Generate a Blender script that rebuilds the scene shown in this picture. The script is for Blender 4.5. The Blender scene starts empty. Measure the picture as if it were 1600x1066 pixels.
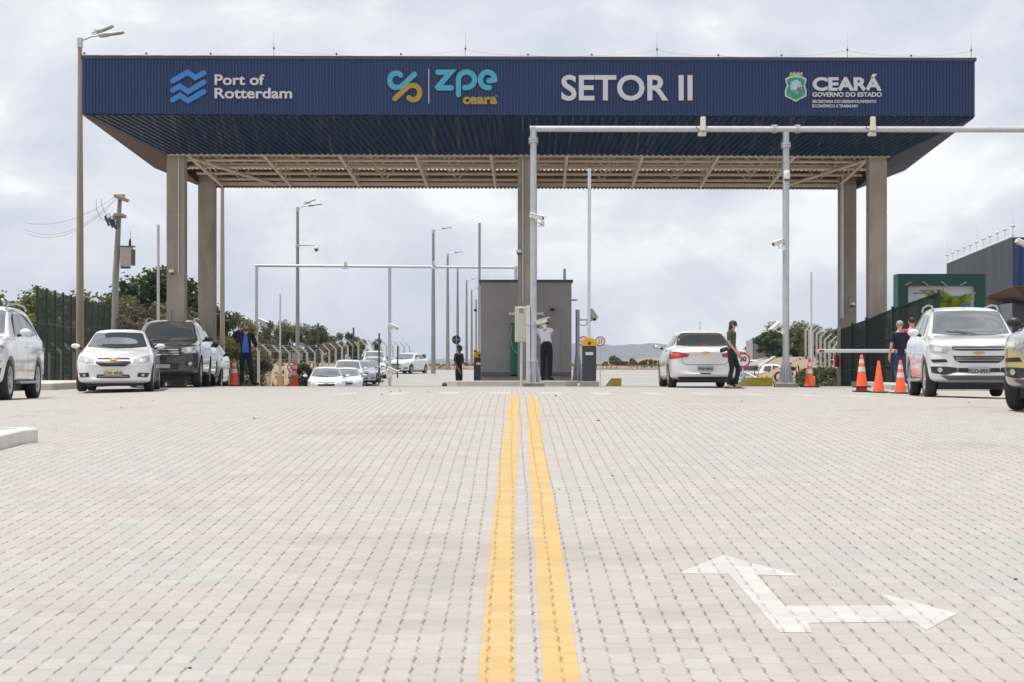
import bpy, bmesh, math, random
from mathutils import Vector, Matrix, Euler
from mathutils.bvhtree import BVHTree
from mathutils.geometry import delaunay_2d_cdt
S = bpy.context.scene
C = bpy.context.collection
R = math.radians
random.seed(7)
F = 3200.0            # focal length in photo pixels (photo is 1600 wide)
HZ = 580.0            # photo row of the horizon (eye level, z = 0)

# ------------------------------------------------------------------ camera
cam = bpy.data.cameras.new("camera")
cam.lens = F / 1600 * 36
cam.sensor_width = 36
cam.shift_y = (HZ - 533) / 1600
cam.clip_start = .1
cam.clip_end = 30000
camo = bpy.data.objects.new("camera", cam)
C.objects.link(camo)
camo.location = (0, 0, 0)
camo.rotation_euler = (R(90), 0, 0)
S.camera = camo

# ------------------------------------------------------------------ world, sun, exposure
SUN = Vector((-.25, -.02, .965)).normalized()
w = bpy.data.worlds.new("World"); S.world = w; w.use_nodes = True
nt = w.node_tree; N = nt.nodes; L = nt.links
N.clear()
out = N.new("ShaderNodeOutputWorld"); bg = N.new("ShaderNodeBackground"); bg.inputs[1].default_value = .1
sky = N.new("ShaderNodeTexSky"); sky.sky_type = 'NISHITA'; sky.sun_disc = False
sky.sun_elevation = math.asin(SUN.z); sky.sun_rotation = math.atan2(SUN.x, SUN.y)
sky.air_density = 1; sky.dust_density = 2.0
tc = N.new("ShaderNodeTexCoord")
mp = N.new("ShaderNodeMapping"); mp.inputs['Scale'].default_value = (1, 1, 1.7); mp.inputs['Location'].default_value = (3.1, 1.7, .2)
L.new(tc.outputs['Generated'], mp.inputs[0])
n1 = N.new("ShaderNodeTexNoise"); n1.inputs['Scale'].default_value = 11; n1.inputs['Detail'].default_value = 9; n1.inputs['Roughness'].default_value = .56; n1.inputs['Distortion'].default_value = .35
L.new(mp.outputs[0], n1.inputs['Vector'])
n2 = N.new("ShaderNodeTexNoise"); n2.inputs['Scale'].default_value = 4.5; n2.inputs['Detail'].default_value = 6; n2.inputs['Roughness'].default_value = .5
L.new(mp.outputs[0], n2.inputs['Vector'])
add = N.new("ShaderNodeMath"); add.operation = 'MULTIPLY_ADD'; add.inputs[1].default_value = .55
L.new(n1.outputs[0], add.inputs[0])
m2 = N.new("ShaderNodeMath"); m2.operation = 'MULTIPLY'; m2.inputs[1].default_value = .45
L.new(n2.outputs[0], m2.inputs[0]); L.new(m2.outputs[0], add.inputs[2])
cr = N.new("ShaderNodeValToRGB")
el = cr.color_ramp.elements
el[0].position = .40; el[0].color = (.44, .48, .57, 1)
el[1].position = .60; el[1].color = (.86, .862, .865, 1)
e = el.new(.455); e.color = (.53, .56, .635, 1)
e = el.new(.50); e.color = (.60, .62, .67, 1)
e = el.new(.545); e.color = (.68, .69, .72, 1)
L.new(add.outputs[0], cr.inputs[0])
mul = N.new("ShaderNodeMixRGB"); mul.blend_type = 'MULTIPLY'; mul.inputs[0].default_value = 1; mul.inputs[2].default_value = (10.8, 10.7, 10.5, 1)
L.new(cr.outputs[0], mul.inputs[1])
mx = N.new("ShaderNodeMixRGB"); mx.inputs[0].default_value = .93
L.new(sky.outputs[0], mx.inputs[1]); L.new(mul.outputs[0], mx.inputs[2])
L.new(mx.outputs[0], bg.inputs[0]); L.new(bg.outputs[0], out.inputs[0])

sl = bpy.data.lights.new("sun", 'SUN'); sl.energy = 3.3; sl.angle = R(.6); sl.color = (1, .955, .88)
so = bpy.data.objects.new("sun", sl); C.objects.link(so)
so.rotation_euler = (-SUN).to_track_quat('-Z', 'Y').to_euler()
S.view_settings.view_transform = 'Standard'; S.view_settings.look = 'None'
S.view_settings.exposure = .38; S.view_settings.gamma = 1
S.cycles.max_bounces = 8; S.cycles.diffuse_bounces = 6; S.cycles.transparent_max_bounces = 12
S.cycles.volume_bounces = 0
try:
    S.cycles.use_denoising = True
except Exception: pass

# ------------------------------------------------------------------ ground profile (z relative to the eye)
PRO = [(-40,-2.9),(-5,-1.83),(0,-1.62),(8.35,-1.268),(13.4,-1.055),(20,-.78),(26,-.565),(31.7,-.425),(38,-.395),(49,-.395),(57,-.415),(62,-.52),
       (71,-.95),(85,-1.2),(100,-1.25),(120,-1.08),(130,-.82),(140,-.47),(152,-.2),(165,-.05),(195,.12),(215,.2),(9000,.2)]
def prof(D):
    if D <= PRO[0][0]: return PRO[0][1]
    for i in range(len(PRO)-1):
        a, b = PRO[i], PRO[i+1]
        if D <= b[0]:
            p = PRO[max(i-1,0)]; q = PRO[min(i+2,len(PRO)-1)]
            t = (D-a[0])/(b[0]-a[0]); h = b[0]-a[0]
            s = (b[1]-a[1])/h
            s0 = (a[1]-p[1])/(a[0]-p[0]) if a[0] > p[0] else s
            s1 = (q[1]-b[1])/(q[0]-b[0]) if q[0] > b[0] else s
            ma = 0 if s0*s <= 0 else 2*s0*s/(s0+s)
            mb = 0 if s1*s <= 0 else 2*s1*s/(s1+s)
            t2, t3 = t*t, t*t*t
            return (2*t3-3*t2+1)*a[1]+(t3-2*t2+t)*h*ma+(-2*t3+3*t2)*b[1]+(t3-t2)*h*mb
    return PRO[-1][1]
def sstep(a, b, x):
    t = max(0, min(1, (x-a)/(b-a))); return t*t*(3-2*t)
def gz(X, D):
    wgt = sstep(12, 26, D)*(1-sstep(44, 56, D))
    return prof(D) - .0015*min(X*X, 110)*wgt
def tz(X, D):                                   # natural terrain, a little under the paving and the road
    z = gz(X, D)
    if D < 64: z -= .05
    k = sstep(60, 90, D)
    z += k*(1.25*sstep(17, 22, X) + .75*sstep(11.5, 15, -X))
    z += .42*sstep(196, 214, D) + .35*sstep(214, 320, D)
    z -= .03*(1-sstep(12,13,abs(X)))
    return z
def P(px, py, D): return Vector(((px-800)/F*D, D, -(py-HZ)/F*D))
def G(px, py, dmax=54):                         # where the ray of a photo pixel meets the paving
    D = 4.0
    while D < dmax:
        if -(py-HZ)/F*D <= gz((px-800)/F*D, D): break
        D += .02
    X = (px-800)/F*D
    return Vector((X, D, gz(X, D)))
def PX(px, D): return (px-800)/F*D

# ------------------------------------------------------------------ materials
MATS = {}
def mat(name, col, rough=.5, metal=0., var=.08, scale=6., bump=0., coat=0., bscale=None, stretch=None, ior=None, emit=None):
    if name in MATS: return MATS[name]
    m = bpy.data.materials.new(name); m.use_nodes = True
    nt = m.node_tree; b = nt.nodes['Principled BSDF']
    b.inputs['Roughness'].default_value = rough; b.inputs['Metallic'].default_value = metal
    b.inputs['Coat Weight'].default_value = coat; b.inputs['Coat Roughness'].default_value = .04
    if ior: b.inputs['IOR'].default_value = ior
    c = nt.nodes.new("ShaderNodeTexCoord"); mpp = nt.nodes.new("ShaderNodeMapping")
    mpp.inputs['Scale'].default_value = stretch or (1, 1, 1)
    nt.links.new(c.outputs['Object'], mpp.inputs[0])
    n = nt.nodes.new("ShaderNodeTexNoise"); n.inputs['Scale'].default_value = scale; n.inputs['Detail'].default_value = 6; n.inputs['Roughness'].default_value = .62
    nt.links.new(mpp.outputs[0], n.inputs['Vector'])
    r = nt.nodes.new("ShaderNodeValToRGB")
    r.color_ramp.elements[0].position = .3; r.color_ramp.elements[1].position = .7
    r.color_ramp.elements[0].color = tuple(max(0, x*(1-var)) for x in col)+(1,)
    r.color_ramp.elements[1].color = tuple(min(1, x*(1+var)) for x in col)+(1,)
    nt.links.new(n.outputs[0], r.inputs[0]); nt.links.new(r.outputs[0], b.inputs['Base Color'])
    if bump:
        n2 = nt.nodes.new("ShaderNodeTexNoise"); n2.inputs['Scale'].default_value = bscale or scale*5; n2.inputs['Detail'].default_value = 5
        nt.links.new(mpp.outputs[0], n2.inputs['Vector'])
        bu = nt.nodes.new("ShaderNodeBump"); bu.inputs['Strength'].default_value = bump; bu.inputs['Distance'].default_value = .02
        nt.links.new(n2.outputs[0], bu.inputs['Height']); nt.links.new(bu.outputs[0], b.inputs['Normal'])
    if emit:
        b.inputs['Emission Color'].default_value = emit[0]+(1,); b.inputs['Emission Strength'].default_value = emit[1]
    MATS[name] = m
    return m
def net_mat(name, col, alpha):
    m = mat(name, col, .9, 0, .25, 2)
    m.node_tree.nodes['Principled BSDF'].inputs['Alpha'].default_value = alpha
    return m
def leaf_mat(name, c0, c1, trans=.25):
    m = bpy.data.materials.new(name); m.use_nodes = True
    nt = m.node_tree; b = nt.nodes['Principled BSDF']; b.inputs['Roughness'].default_value = .75
    b.inputs['Specular IOR Level'].default_value = .25
    c = nt.nodes.new("ShaderNodeTexCoord"); n = nt.nodes.new("ShaderNodeTexNoise"); n.inputs['Scale'].default_value = 1.1; n.inputs['Detail'].default_value = 8; n.inputs['Roughness'].default_value = .75
    nt.links.new(c.outputs['Object'], n.inputs['Vector'])
    r = nt.nodes.new("ShaderNodeValToRGB"); r.color_ramp.elements[0].position = .32; r.color_ramp.elements[1].position = .68
    r.color_ramp.elements[0].color = c0+(1,); r.color_ramp.elements[1].color = c1+(1,)
    nt.links.new(n.outputs[0], r.inputs[0]); nt.links.new(r.outputs[0], b.inputs['Base Color'])
    t = nt.nodes.new("ShaderNodeBsdfTranslucent"); nt.links.new(r.outputs[0], t.inputs[0])
    mxs = nt.nodes.new("ShaderNodeMixShader"); mxs.inputs[0].default_value = trans
    nt.links.new(b.outputs[0], mxs.inputs[1]); nt.links.new(t.outputs[0], mxs.inputs[2])
    nt.links.new(mxs.outputs[0], nt.nodes['Material Output'].inputs[0])
    MATS[name] = m
    return m

def paver_mat(name, base, paint=None, cover=.9):
    """interlocking 16-sided concrete pavers 11 x 25 cm; paint = colour rolled over them"""
    m = bpy.data.materials.new(name); m.use_nodes = True
    nt = m.node_tree; N = nt.nodes; L = nt.links; b = N['Principled BSDF']; b.inputs['Roughness'].default_value = .88
    b.inputs['Specular IOR Level'].default_value = .3
    def M(op, a, bb=None, c=None):
        n = N.new("ShaderNodeMath"); n.operation = op
        for i, v in enumerate((a, bb, c)):
            if v is None: continue
            if isinstance(v, (int, float)): n.inputs[i].default_value = v
            else: L.new(v, n.inputs[i])
        return n.outputs[0]
    geo = N.new("ShaderNodeNewGeometry"); sp = N.new("ShaderNodeSeparateXYZ"); L.new(geo.outputs['Position'], sp.inputs[0])
    wn = N.new("ShaderNodeTexNoise"); wn.inputs['Scale'].default_value = .35; wn.inputs['Detail'].default_value = 3; L.new(geo.outputs['Position'], wn.inputs['Vector'])
    wob = M('MULTIPLY_ADD', wn.outputs[0], .04, -.02)
    wn2 = N.new("ShaderNodeTexNoise"); wn2.inputs['Scale'].default_value = 9; wn2.inputs['Detail'].default_value = 2; L.new(geo.outputs['Position'], wn2.inputs['Vector'])
    wob2 = M('MULTIPLY_ADD', wn2.outputs[0], .010, -.005)
    x = M('ADD', M('ADD', sp.outputs[0], wob), wob2)
    y = M('ADD', sp.outputs[1], M('MULTIPLY', wob2, 2.0))
    v0 = M('DIVIDE', y, .25)
    zig = M('MULTIPLY', M('SUBTRACT', M('PINGPONG', M('MULTIPLY', v0, 2.0), .5), .25), .16)      # zigzag sides
    u = M('ADD', M('DIVIDE', x, .106), zig)
    fu = M('FLOOR', u)
    v = M('ADD', v0, M('MULTIPLY', fu, .5))
    fv = M('FLOOR', v)
    ju = M('ABSOLUTE', M('SUBTRACT', M('FRACT', u), .5))       # .5 at the long joint
    jv = M('ABSOLUTE', M('SUBTRACT', M('FRACT', v), .5))
    dash = M('SMOOTH_MIN', M('MULTIPLY', M('PINGPONG', M('ADD', M('MULTIPLY', v0, 1.0), .1), .5), 3.0), 1.0, .2)
    mr = N.new("ShaderNodeMapRange"); mr.inputs[1].default_value = .415; mr.inputs[2].default_value = .465; L.new(ju, mr.inputs[0])
    du = M('MULTIPLY', mr.outputs[0], M('MULTIPLY_ADD', M('POWER', dash, 1.8), .86, .14))
    mr2 = N.new("ShaderNodeMapRange"); mr2.inputs[1].default_value = .475; mr2.inputs[2].default_value = .496; L.new(jv, mr2.inputs[0])
    J = M('MAXIMUM', du, M('MULTIPLY', mr2.outputs[0], .58))
    cx = N.new("ShaderNodeCombineXYZ"); L.new(fu, cx.inputs[0]); L.new(fv, cx.inputs[1])
    wh = N.new("ShaderNodeTexWhiteNoise"); wh.noise_dimensions = '2D'; L.new(cx.outputs[0], wh.inputs['Vector'])
    cx2 = N.new('ShaderNodeCombineXYZ'); L.new(fu, cx2.inputs[0]); L.new(M('FLOOR', M('MULTIPLY', v0, 1.0)), cx2.inputs[1])
    wh2 = N.new('ShaderNodeTexWhiteNoise'); wh2.noise_dimensions = '2D'; L.new(cx2.outputs[0], wh2.inputs['Vector'])
    J = M('MULTIPLY', J, M('MULTIPLY_ADD', wh2.outputs[0], .65, .38))
    # per-block value and hue
    r = N.new("ShaderNodeValToRGB"); e = r.color_ramp.elements
    e[0].position = 0; e[0].color = tuple(q*.945 for q in base)+(1,)
    e[1].position = 1; e[1].color = tuple(min(1, q*1.035) for q in base)+(1,)
    k = e.new(.5); k.color = (base[0]*1.0, base[1]*.97, base[2]*.96, 1)
    L.new(wh.outputs[0], r.inputs[0])
    big = N.new("ShaderNodeTexNoise"); big.inputs['Scale'].default_value = .45; big.inputs['Detail'].default_value = 5; big.inputs['Roughness'].default_value = .65; L.new(geo.outputs['Position'], big.inputs['Vector'])
    br = N.new("ShaderNodeValToRGB"); e = br.color_ramp.elements
    e[0].position = .3; e[0].color = (.84, .825, .80, 1); e[1].position = .7; e[1].color = (1, 1, .985, 1)
    k = e.new(.48); k.color = (1, .965, .948, 1); k = e.new(.58); k.color = (.93, .94, .925, 1)
    L.new(big.outputs[0], br.inputs[0])
    mm = N.new("ShaderNodeMixRGB"); mm.blend_type = 'MULTIPLY'; mm.inputs[0].default_value = 1; L.new(r.outputs[0], mm.inputs[1]); L.new(br.outputs[0], mm.inputs[2])
    fine = N.new("ShaderNodeTexNoise"); fine.inputs['Scale'].default_value = 60; fine.inputs['Detail'].default_value = 4; L.new(geo.outputs['Position'], fine.inputs['Vector'])
    fr = N.new("ShaderNodeMapRange"); fr.inputs[3].default_value = .86; fr.inputs[4].default_value = 1.10; L.new(fine.outputs[0], fr.inputs[0])
    m3 = N.new("ShaderNodeMixRGB"); m3.blend_type = 'MULTIPLY'; m3.inputs[0].default_value = 1; L.new(mm.outputs[0], m3.inputs[1]); L.new(fr.outputs[0], m3.inputs[2])
    colr = m3.outputs[0]; jd = (.115, .095, .075, 1)
    if paint:
        pn = N.new("ShaderNodeTexNoise"); pn.inputs['Scale'].default_value = 7; pn.inputs['Detail'].default_value = 8; pn.inputs['Roughness'].default_value = .7; L.new(geo.outputs['Position'], pn.inputs['Vector'])
        pr = N.new("ShaderNodeMapRange"); pr.inputs[1].default_value = .25; pr.inputs[2].default_value = .6; pr.inputs[3].default_value = cover-.25; pr.inputs[4].default_value = cover; L.new(pn.outputs[0], pr.inputs[0])
        pm_ = N.new("ShaderNodeMixRGB"); L.new(pr.outputs[0], pm_.inputs[0]); L.new(colr, pm_.inputs[1]); pm_.inputs[2].default_value = paint+(1,)
        pv = N.new("ShaderNodeMixRGB"); pv.blend_type = 'MULTIPLY'; pv.inputs[0].default_value = .10; L.new(pm_.outputs[0], pv.inputs[1]); L.new(wh.outputs[0], pv.inputs[2])
        colr = pv.outputs[0]; jd = tuple(q*.42 for q in paint)+(1,)
    jm = N.new("ShaderNodeMixRGB"); L.new(M('MULTIPLY', J, .85), jm.inputs[0]); L.new(colr, jm.inputs[1]); jm.inputs[2].default_value = jd
    L.new(jm.outputs[0], b.inputs['Base Color'])
    bu = N.new("ShaderNodeBump"); bu.inputs['Strength'].default_value = .5; bu.inputs['Distance'].default_value = .006; bu.invert = True
    L.new(J, bu.inputs['Height']); L.new(bu.outputs[0], b.inputs['Normal'])
    MATS[name] = m
    return m

def soil_mat():
    m = bpy.data.materials.new("soil"); m.use_nodes = True
    nt = m.node_tree; N = nt.nodes; L = nt.links; b = N['Principled BSDF']; b.inputs['Roughness'].default_value = .95
    geo = N.new("ShaderNodeNewGeometry")
    n = N.new("ShaderNodeTexNoise"); n.inputs['Scale'].default_value = .22; n.inputs['Detail'].default_value = 10; n.inputs['Roughness'].default_value = .68; L.new(geo.outputs['Position'], n.inputs['Vector'])
    r = N.new("ShaderNodeValToRGB"); e = r.color_ramp.elements
    e[0].position = .36; e[0].color = (.26, .165, .115, 1); e[1].position = .66; e[1].color = (.15, .14, .075, 1)
    k = e.new(.5); k.color = (.28, .20, .145, 1); k = e.new(.57); k.color = (.27, .22, .14, 1)
    L.new(n.outputs[0], r.inputs[0]); L.new(r.outputs[0], b.inputs['Base Color'])
    n2 = N.new("ShaderNodeTexNoise"); n2.inputs['Scale'].default_value = 4; n2.inputs['Detail'].default_value = 8; L.new(geo.outputs['Position'], n2.inputs['Vector'])
    bu = N.new("ShaderNodeBump"); bu.inputs['Strength'].default_value = 1; bu.inputs['Distance'].default_value = .15; L.new(n2.outputs[0], bu.inputs['Height']); L.new(bu.outputs[0], b.inputs['Normal'])
    MATS['soil'] = m
    return m

PAVE = (.388, .377, .363)
M_pav = paver_mat("pavers", PAVE)
M_yel = paver_mat("yellow_road_paint", PAVE, (.52, .345, .12), .88)
M_wht = paver_mat("white_road_paint", PAVE, (.55, .54, .52), .66)
M_wf = paver_mat("worn_white_road_paint", PAVE, (.58, .57, .55), .45)
M_soil = soil_mat()
M_asph = mat("asphalt", (.30, .295, .285), .9, 0, .12, .8, .4, bscale=40)
M_kerb = mat("kerb_concrete", (.50, .475, .43), .85, 0, .12, 3, .3)
M_kerbw = mat("whitewashed_kerb", (.60, .585, .55), .85, 0, .10, 4, .3)
M_conc = mat("column_concrete", (.32, .285, .235), .85, 0, .24, 1.6, .35, stretch=(1, 1, .35))
M_conc2 = mat("pole_concrete", (.36, .27, .20), .85, 0, .14, 3, .3, stretch=(1, 1, .2))
M_conc3 = mat("grey_pole_concrete", (.27, .26, .245), .85, 0, .14, 3, .3, stretch=(1, 1, .2))
M_postw = mat("fence_post_concrete", (.52, .50, .46), .85, 0, .12, 3, .2)
M_navy = mat("navy_sheet_metal", (.0065, .033, .118), .42, .0, .10, .6, 0, coat=.15, stretch=(1, 1, .25))
M_brown = mat("brown_and_reflected_tint_sheet", (.12, .085, .08), .6, 0, .15, .7)  # own brown on the gatehouse; painted reflected light on the canopy's left soffit
M_beige = mat("beige_steel", (.72, .63, .52), .55, 0, .08, 3)
M_roofin = mat("raw_roof_sheet", (.62, .50, .37), .6, 0, .14, 1.2)
M_trim = mat("dark_trim", (.05, .055, .08), .5, 0, .1)
M_galv = mat("galvanised_steel", (.50, .515, .545), .38, .35, .10, 5, 0)
M_galvw = mat("white_steel", (.62, .635, .66), .42, .1, .08, 5, 0)
M_white = mat("white_plastic", (.74, .73, .70), .4, 0, .06, 6)
M_cream = mat("cream_plastic", (.60, .58, .47), .45, 0, .08, 6)
M_black = mat("black_plastic", (.018, .018, .02), .45, 0, .2, 8)
M_rub = mat("tyre_rubber", (.03, .029, .028), .85, 0, .25, 12, .3)
M_rim = mat("alloy_rim", (.42, .43, .44), .3, .75, .08, 6)
M_chrome = mat("chrome_trim", (.75, .76, .78), .15, .9, .03, 6)
M_glass = mat("tinted_glass", (.018, .022, .025), .04, 0, .1, 2, ior=2.2)
M_glass2 = mat("windscreen_glass", (.05, .056, .06), .03, 0, .1, 2, ior=3.2)
M_lamp = mat("headlamp_lens", (.45, .47, .48), .08, .35, .35, 14, coat=1)
M_lampo = mat("headlamp_reflector", (.8, .78, .66), .12, .5, .2, 20, coat=1)
M_red = mat("red_tail_lens", (.42, .012, .018), .12, 0, .3, 14, coat=1)
M_plate = mat("plate_grey", (.40, .40, .41), .5, 0, .05)
M_platey = mat("plate_cream", (.66, .60, .42), .5, 0, .05)
M_ink = mat("ink_black", (.02, .02, .02), .6, 0, .1)
M_gold = mat("gold_badge", (.62, .42, .09), .35, .4, .05)
M_paint_w = mat("white_car_paint", (.70, .705, .72), .28, 0, .03, 2, coat=1)
M_paint_w2 = mat("pearl_white_paint", (.64, .655, .70), .28, 0, .03, 2, coat=1)
M_paint_k = mat("black_car_paint", (.016, .017, .02), .25, 0, .1, 2, coat=1)
M_paint_s = mat("silver_car_paint", (.40, .41, .43), .3, .5, .04, 2, coat=1)
M_paint_g = mat("gold_car_paint", (.50, .40, .17), .3, .3, .06, 2, coat=1)
M_paint_d = mat("graphite_car_paint", (.06, .065, .075), .28, .2, .06, 2, coat=1)
M_orange = mat("cone_orange", (.80, .095, .025), .55, 0, .10, 10)
M_refl = mat("cone_reflective_band", (.62, .62, .62), .45, 0, .12, 14)
M_sy = mat("safety_yellow", (.75, .42, .02), .5, 0, .08)
M_yk = mat("yellow_kerb_paint", (.62, .45, .05), .8, 0, .15, 8)
M_dgrey = mat("dark_grey_paint", (.045, .05, .058), .5, 0, .1)
M_booth = mat("grey_render", (.34, .325, .315), .85, 0, .13, 1.1, .15)
M_boothl = mat("light_grey_door", (.34, .34, .37), .6, 0, .05)
M_sign = mat("sign_white", (.76, .75, .74), .5, 0, .03)
M_signr = mat("sign_red", (.55, .02, .03), .5, 0, .08)
M_letter = mat("letter_grey_white", (.56, .57, .61), .5, 0, .03)
M_blue = mat("logo_blue", (.04, .19, .50), .5, 0, .03)
M_cyan = mat("logo_cyan", (.06, .34, .48), .5, 0, .03)
M_gld = mat("logo_gold", (.36, .25, .035), .5, 0, .03)
M_green = mat("emblem_green", (.03, .28, .15), .5, 0, .05)
M_gdark = mat("fence_green", (.006, .026, .020), .6, 0, .2)
M_panelg = mat("billboard_green", (.010, .075, .055), .6, 0, .15, 1.2)
M_netL = net_mat("green_mesh_netting", (.016, .055, .036), .30)
M_netR = net_mat("dark_green_netting", (.006, .018, .015), .94)
M_skin = mat("skin", (.52, .32, .23), .6, 0, .08)
M_skind = mat("brown_skin", (.20, .11, .07), .6, 0, .08)
M_hairb = mat("brown_hair", (.035, .02, .013), .6, 0, .3, 30)
M_hairg = mat("grey_hair", (.32, .31, .30), .7, 0, .2, 30)
M_navyc = mat("navy_cloth", (.012, .016, .035), .9, 0, .2, 5)
M_blackc = mat("black_cloth", (.013, .012, .014), .9, 0, .2, 5)
M_bluec = mat("blue_shirt_cloth", (.07, .16, .60), .85, 0, .12, 5)
M_lbluec = mat("light_blue_cloth", (.33, .45, .72), .85, 0, .1, 5)
M_whitec = mat("white_shirt_cloth", (.74, .74, .78), .85, 0, .06, 5)
M_pinkc = mat("pink_shirt_cloth", (.55, .02, .16), .85, 0, .12, 5)
M_olivec = mat("olive_cloth", (.075, .075, .05), .85, 0, .2, 5)
M_jean = mat("dark_denim", (.03, .045, .12), .9, 0, .2, 5)
M_maskc = mat("purple_mask_cloth", (.06, .05, .30), .85, 0, .1)
M_bark = mat("bark", (.13, .10, .075), .9, 0, .25, 8, .5)
M_lf1 = leaf_mat("dark_leaves", (.028, .045, .022), (.095, .12, .055))
M_lf2 = leaf_mat("olive_leaves", (.065, .082, .038), (.18, .185, .085))
M_lf3 = leaf_mat("yellow_green_leaves", (.10, .125, .035), (.24, .25, .09))
M_lf4 = leaf_mat("dry_scrub_leaves", (.095, .092, .058), (.22, .205, .13))
M_lfp = leaf_mat("palm_leaves", (.22, .32, .03), (.46, .52, .09), .45)

# ------------------------------------------------------------------ mesh building helpers
class MB:
    def __init__(s): s.v = []; s.f = []; s.sm = []
    def add(s, vs, fs, smooth=False):
        o = len(s.v); s.v += [tuple(v) for v in vs]; s.f += [tuple(i+o for i in f) for f in fs]; s.sm += [smooth]*len(fs)
        return s
    def box(s, c, d, rot=None, bev=0):
        c = Vector(c); hx, hy, hz = d[0]/2, d[1]/2, d[2]/2
        if bev > 0:
            b = min(bev, hx*.49, hy*.49, hz*.49); vs = []; idx = {}
            for sx in (-1,1):
                for sy in (-1,1):
                    for sz in (-1,1):
                        idx[(sx,sy,sz)] = len(vs)
                        vs += [Vector((sx*hx, sy*(hy-b), sz*(hz-b))), Vector((sx*(hx-b), sy*hy, sz*(hz-b))), Vector((sx*(hx-b), sy*(hy-b), sz*hz))]
            fs = []
            def q(a): 
                n = (vs[a[1]]-vs[a[0]]).cross(vs[a[2]]-vs[a[0]]); m = sum((vs[i] for i in a), Vector())/len(a)
                fs.append(a if n.dot(m) > 0 else a[::-1])
            for k in (-1,1):
                q([idx[(k,-1,-1)], idx[(k,1,-1)], idx[(k,1,1)], idx[(k,-1,1)]])
                q([idx[(-1,k,-1)]+1, idx[(1,k,-1)]+1, idx[(1,k,1)]+1, idx[(-1,k,1)]+1])
                q([idx[(-1,-1,k)]+2, idx[(1,-1,k)]+2, idx[(1,1,k)]+2, idx[(-1,1,k)]+2])
                for j in (-1,1):
                    q([idx[(k,j,-1)], idx[(k,j,1)], idx[(k,j,1)]+1, idx[(k,j,-1)]+1])
                    q([idx[(k,-1,j)], idx[(k,1,j)], idx[(k,1,j)]+2, idx[(k,-1,j)]+2])
                    q([idx[(-1,k,j)]+1, idx[(1,k,j)]+1, idx[(1,k,j)]+2, idx[(-1,k,j)]+2])
                    for i in (-1,1):
                        a = idx[(k,j,i)]; q([a, a+1, a+2])
        else:
            vs = [Vector((x, y, z)) for x in (-hx, hx) for y in (-hy, hy) for z in (-hz, hz)]
            fs = [(0,1,3,2),(4,6,7,5),(0,4,5,1),(2,3,7,6),(0,2,6,4),(1,5,7,3)]
        if rot is not None:
            rr = rot if isinstance(rot, Matrix) else Euler(rot).to_matrix()
            vs = [rr @ v for v in vs]
        return s.add([v+c for v in vs], fs)
    def tube(s, p0, p1, r0, r1=None, n=10, caps=True):
        return s.path([p0, p1], [r0, r0 if r1 is None else r1], n, caps)
    def path(s, pts, rs, n=8, caps=True):
        pts = [Vector(p) for p in pts]
        if not isinstance(rs, (list, tuple)): rs = [rs]*len(pts)
        vs = []; fs = []
        t0 = (pts[1]-pts[0]).normalized()
        up = Vector((0,0,1)) if abs(t0.z) < .9 else Vector((1,0,0))
        a = t0.cross(up).normalized()
        for i, p in enumerate(pts):
            t = (pts[min(i+1,len(pts)-1)]-pts[max(i-1,0)]).normalized()
            a = (a - t*a.dot(t)).normalized(); b = t.cross(a)
            for k in range(n):
                an = 2*math.pi*k/n
                vs.append(p + (a*math.cos(an)+b*math.sin(an))*rs[i])
        for i in range(len(pts)-1):
            for k in range(n):
                fs.append((i*n+k, i*n+(k+1)%n, (i+1)*n+(k+1)%n, (i+1)*n+k))
        s.add(vs, fs, True)
        if caps:
            s.add([vs[k] for k in range(n)], [tuple(range(n-1,-1,-1))]); s.add([vs[(len(pts)-1)*n+k] for k in range(n)], [tuple(range(n))])
        return s
    def lathe(s, prof, M=None, n=20, smooth=True):
        vs = []; fs = []
        for (r, z) in prof:
            for k in range(n):
                an = 2*math.pi*k/n; v = Vector((r*math.cos(an), r*math.sin(an), z))
                vs.append(M @ v if M else v)
        for i in range(len(prof)-1):
            for k in range(n): fs.append((i*n+k, i*n+(k+1)%n, (i+1)*n+(k+1)%n, (i+1)*n+k))
        return s.add(vs, fs, smooth)
    def prism(s, poly, M, h):
        """2D polygon (u,v) extruded by h along local z, placed by M; handles concave outlines"""
        poly = list(poly); n = len(poly)
        r = delaunay_2d_cdt([Vector(p) for p in poly], [], [list(range(n))], 1, 1e-6)
        vv, tris = r[0], r[2]
        vs = [M @ Vector((p[0], p[1], h)) for p in vv]; k = len(vs)
        s.add(vs + [M @ Vector((p[0], p[1], 0)) for p in vv], [tuple(t) for t in tris] + [tuple(i+k for i in reversed(t)) for t in tris])
        a = [M @ Vector((p[0], p[1], 0)) for p in poly]; b = [M @ Vector((p[0], p[1], h)) for p in poly]
        area = sum(poly[i][0]*poly[(i+1)%n][1]-poly[(i+1)%n][0]*poly[i][1] for i in range(n))
        fs = [(i, (i+1)%n, n+(i+1)%n, n+i) for i in range(n)]
        if area < 0: fs = [f[::-1] for f in fs]
        return s.add(a+b, fs)
    def ell(s, c, r, n=12, m=8, rot=None):
        c = Vector(c); vs = []; fs = []
        rr = Euler(rot).to_matrix() if rot else Matrix.Identity(3)
        for i in range(m+1):
            th = math.pi*i/m
            for k in range(n):
                ph = 2*math.pi*k/n
                vs.append(c + rr @ Vector((r[0]*math.sin(th)*math.cos(ph), r[1]*math.sin(th)*math.sin(ph), r[2]*math.cos(th))))
        for i in range(m):
            for k in range(n): fs.append(((i+1)*n+k, (i+1)*n+(k+1)%n, i*n+(k+1)%n, i*n+k))
        return s.add(vs, fs, True)
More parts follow.
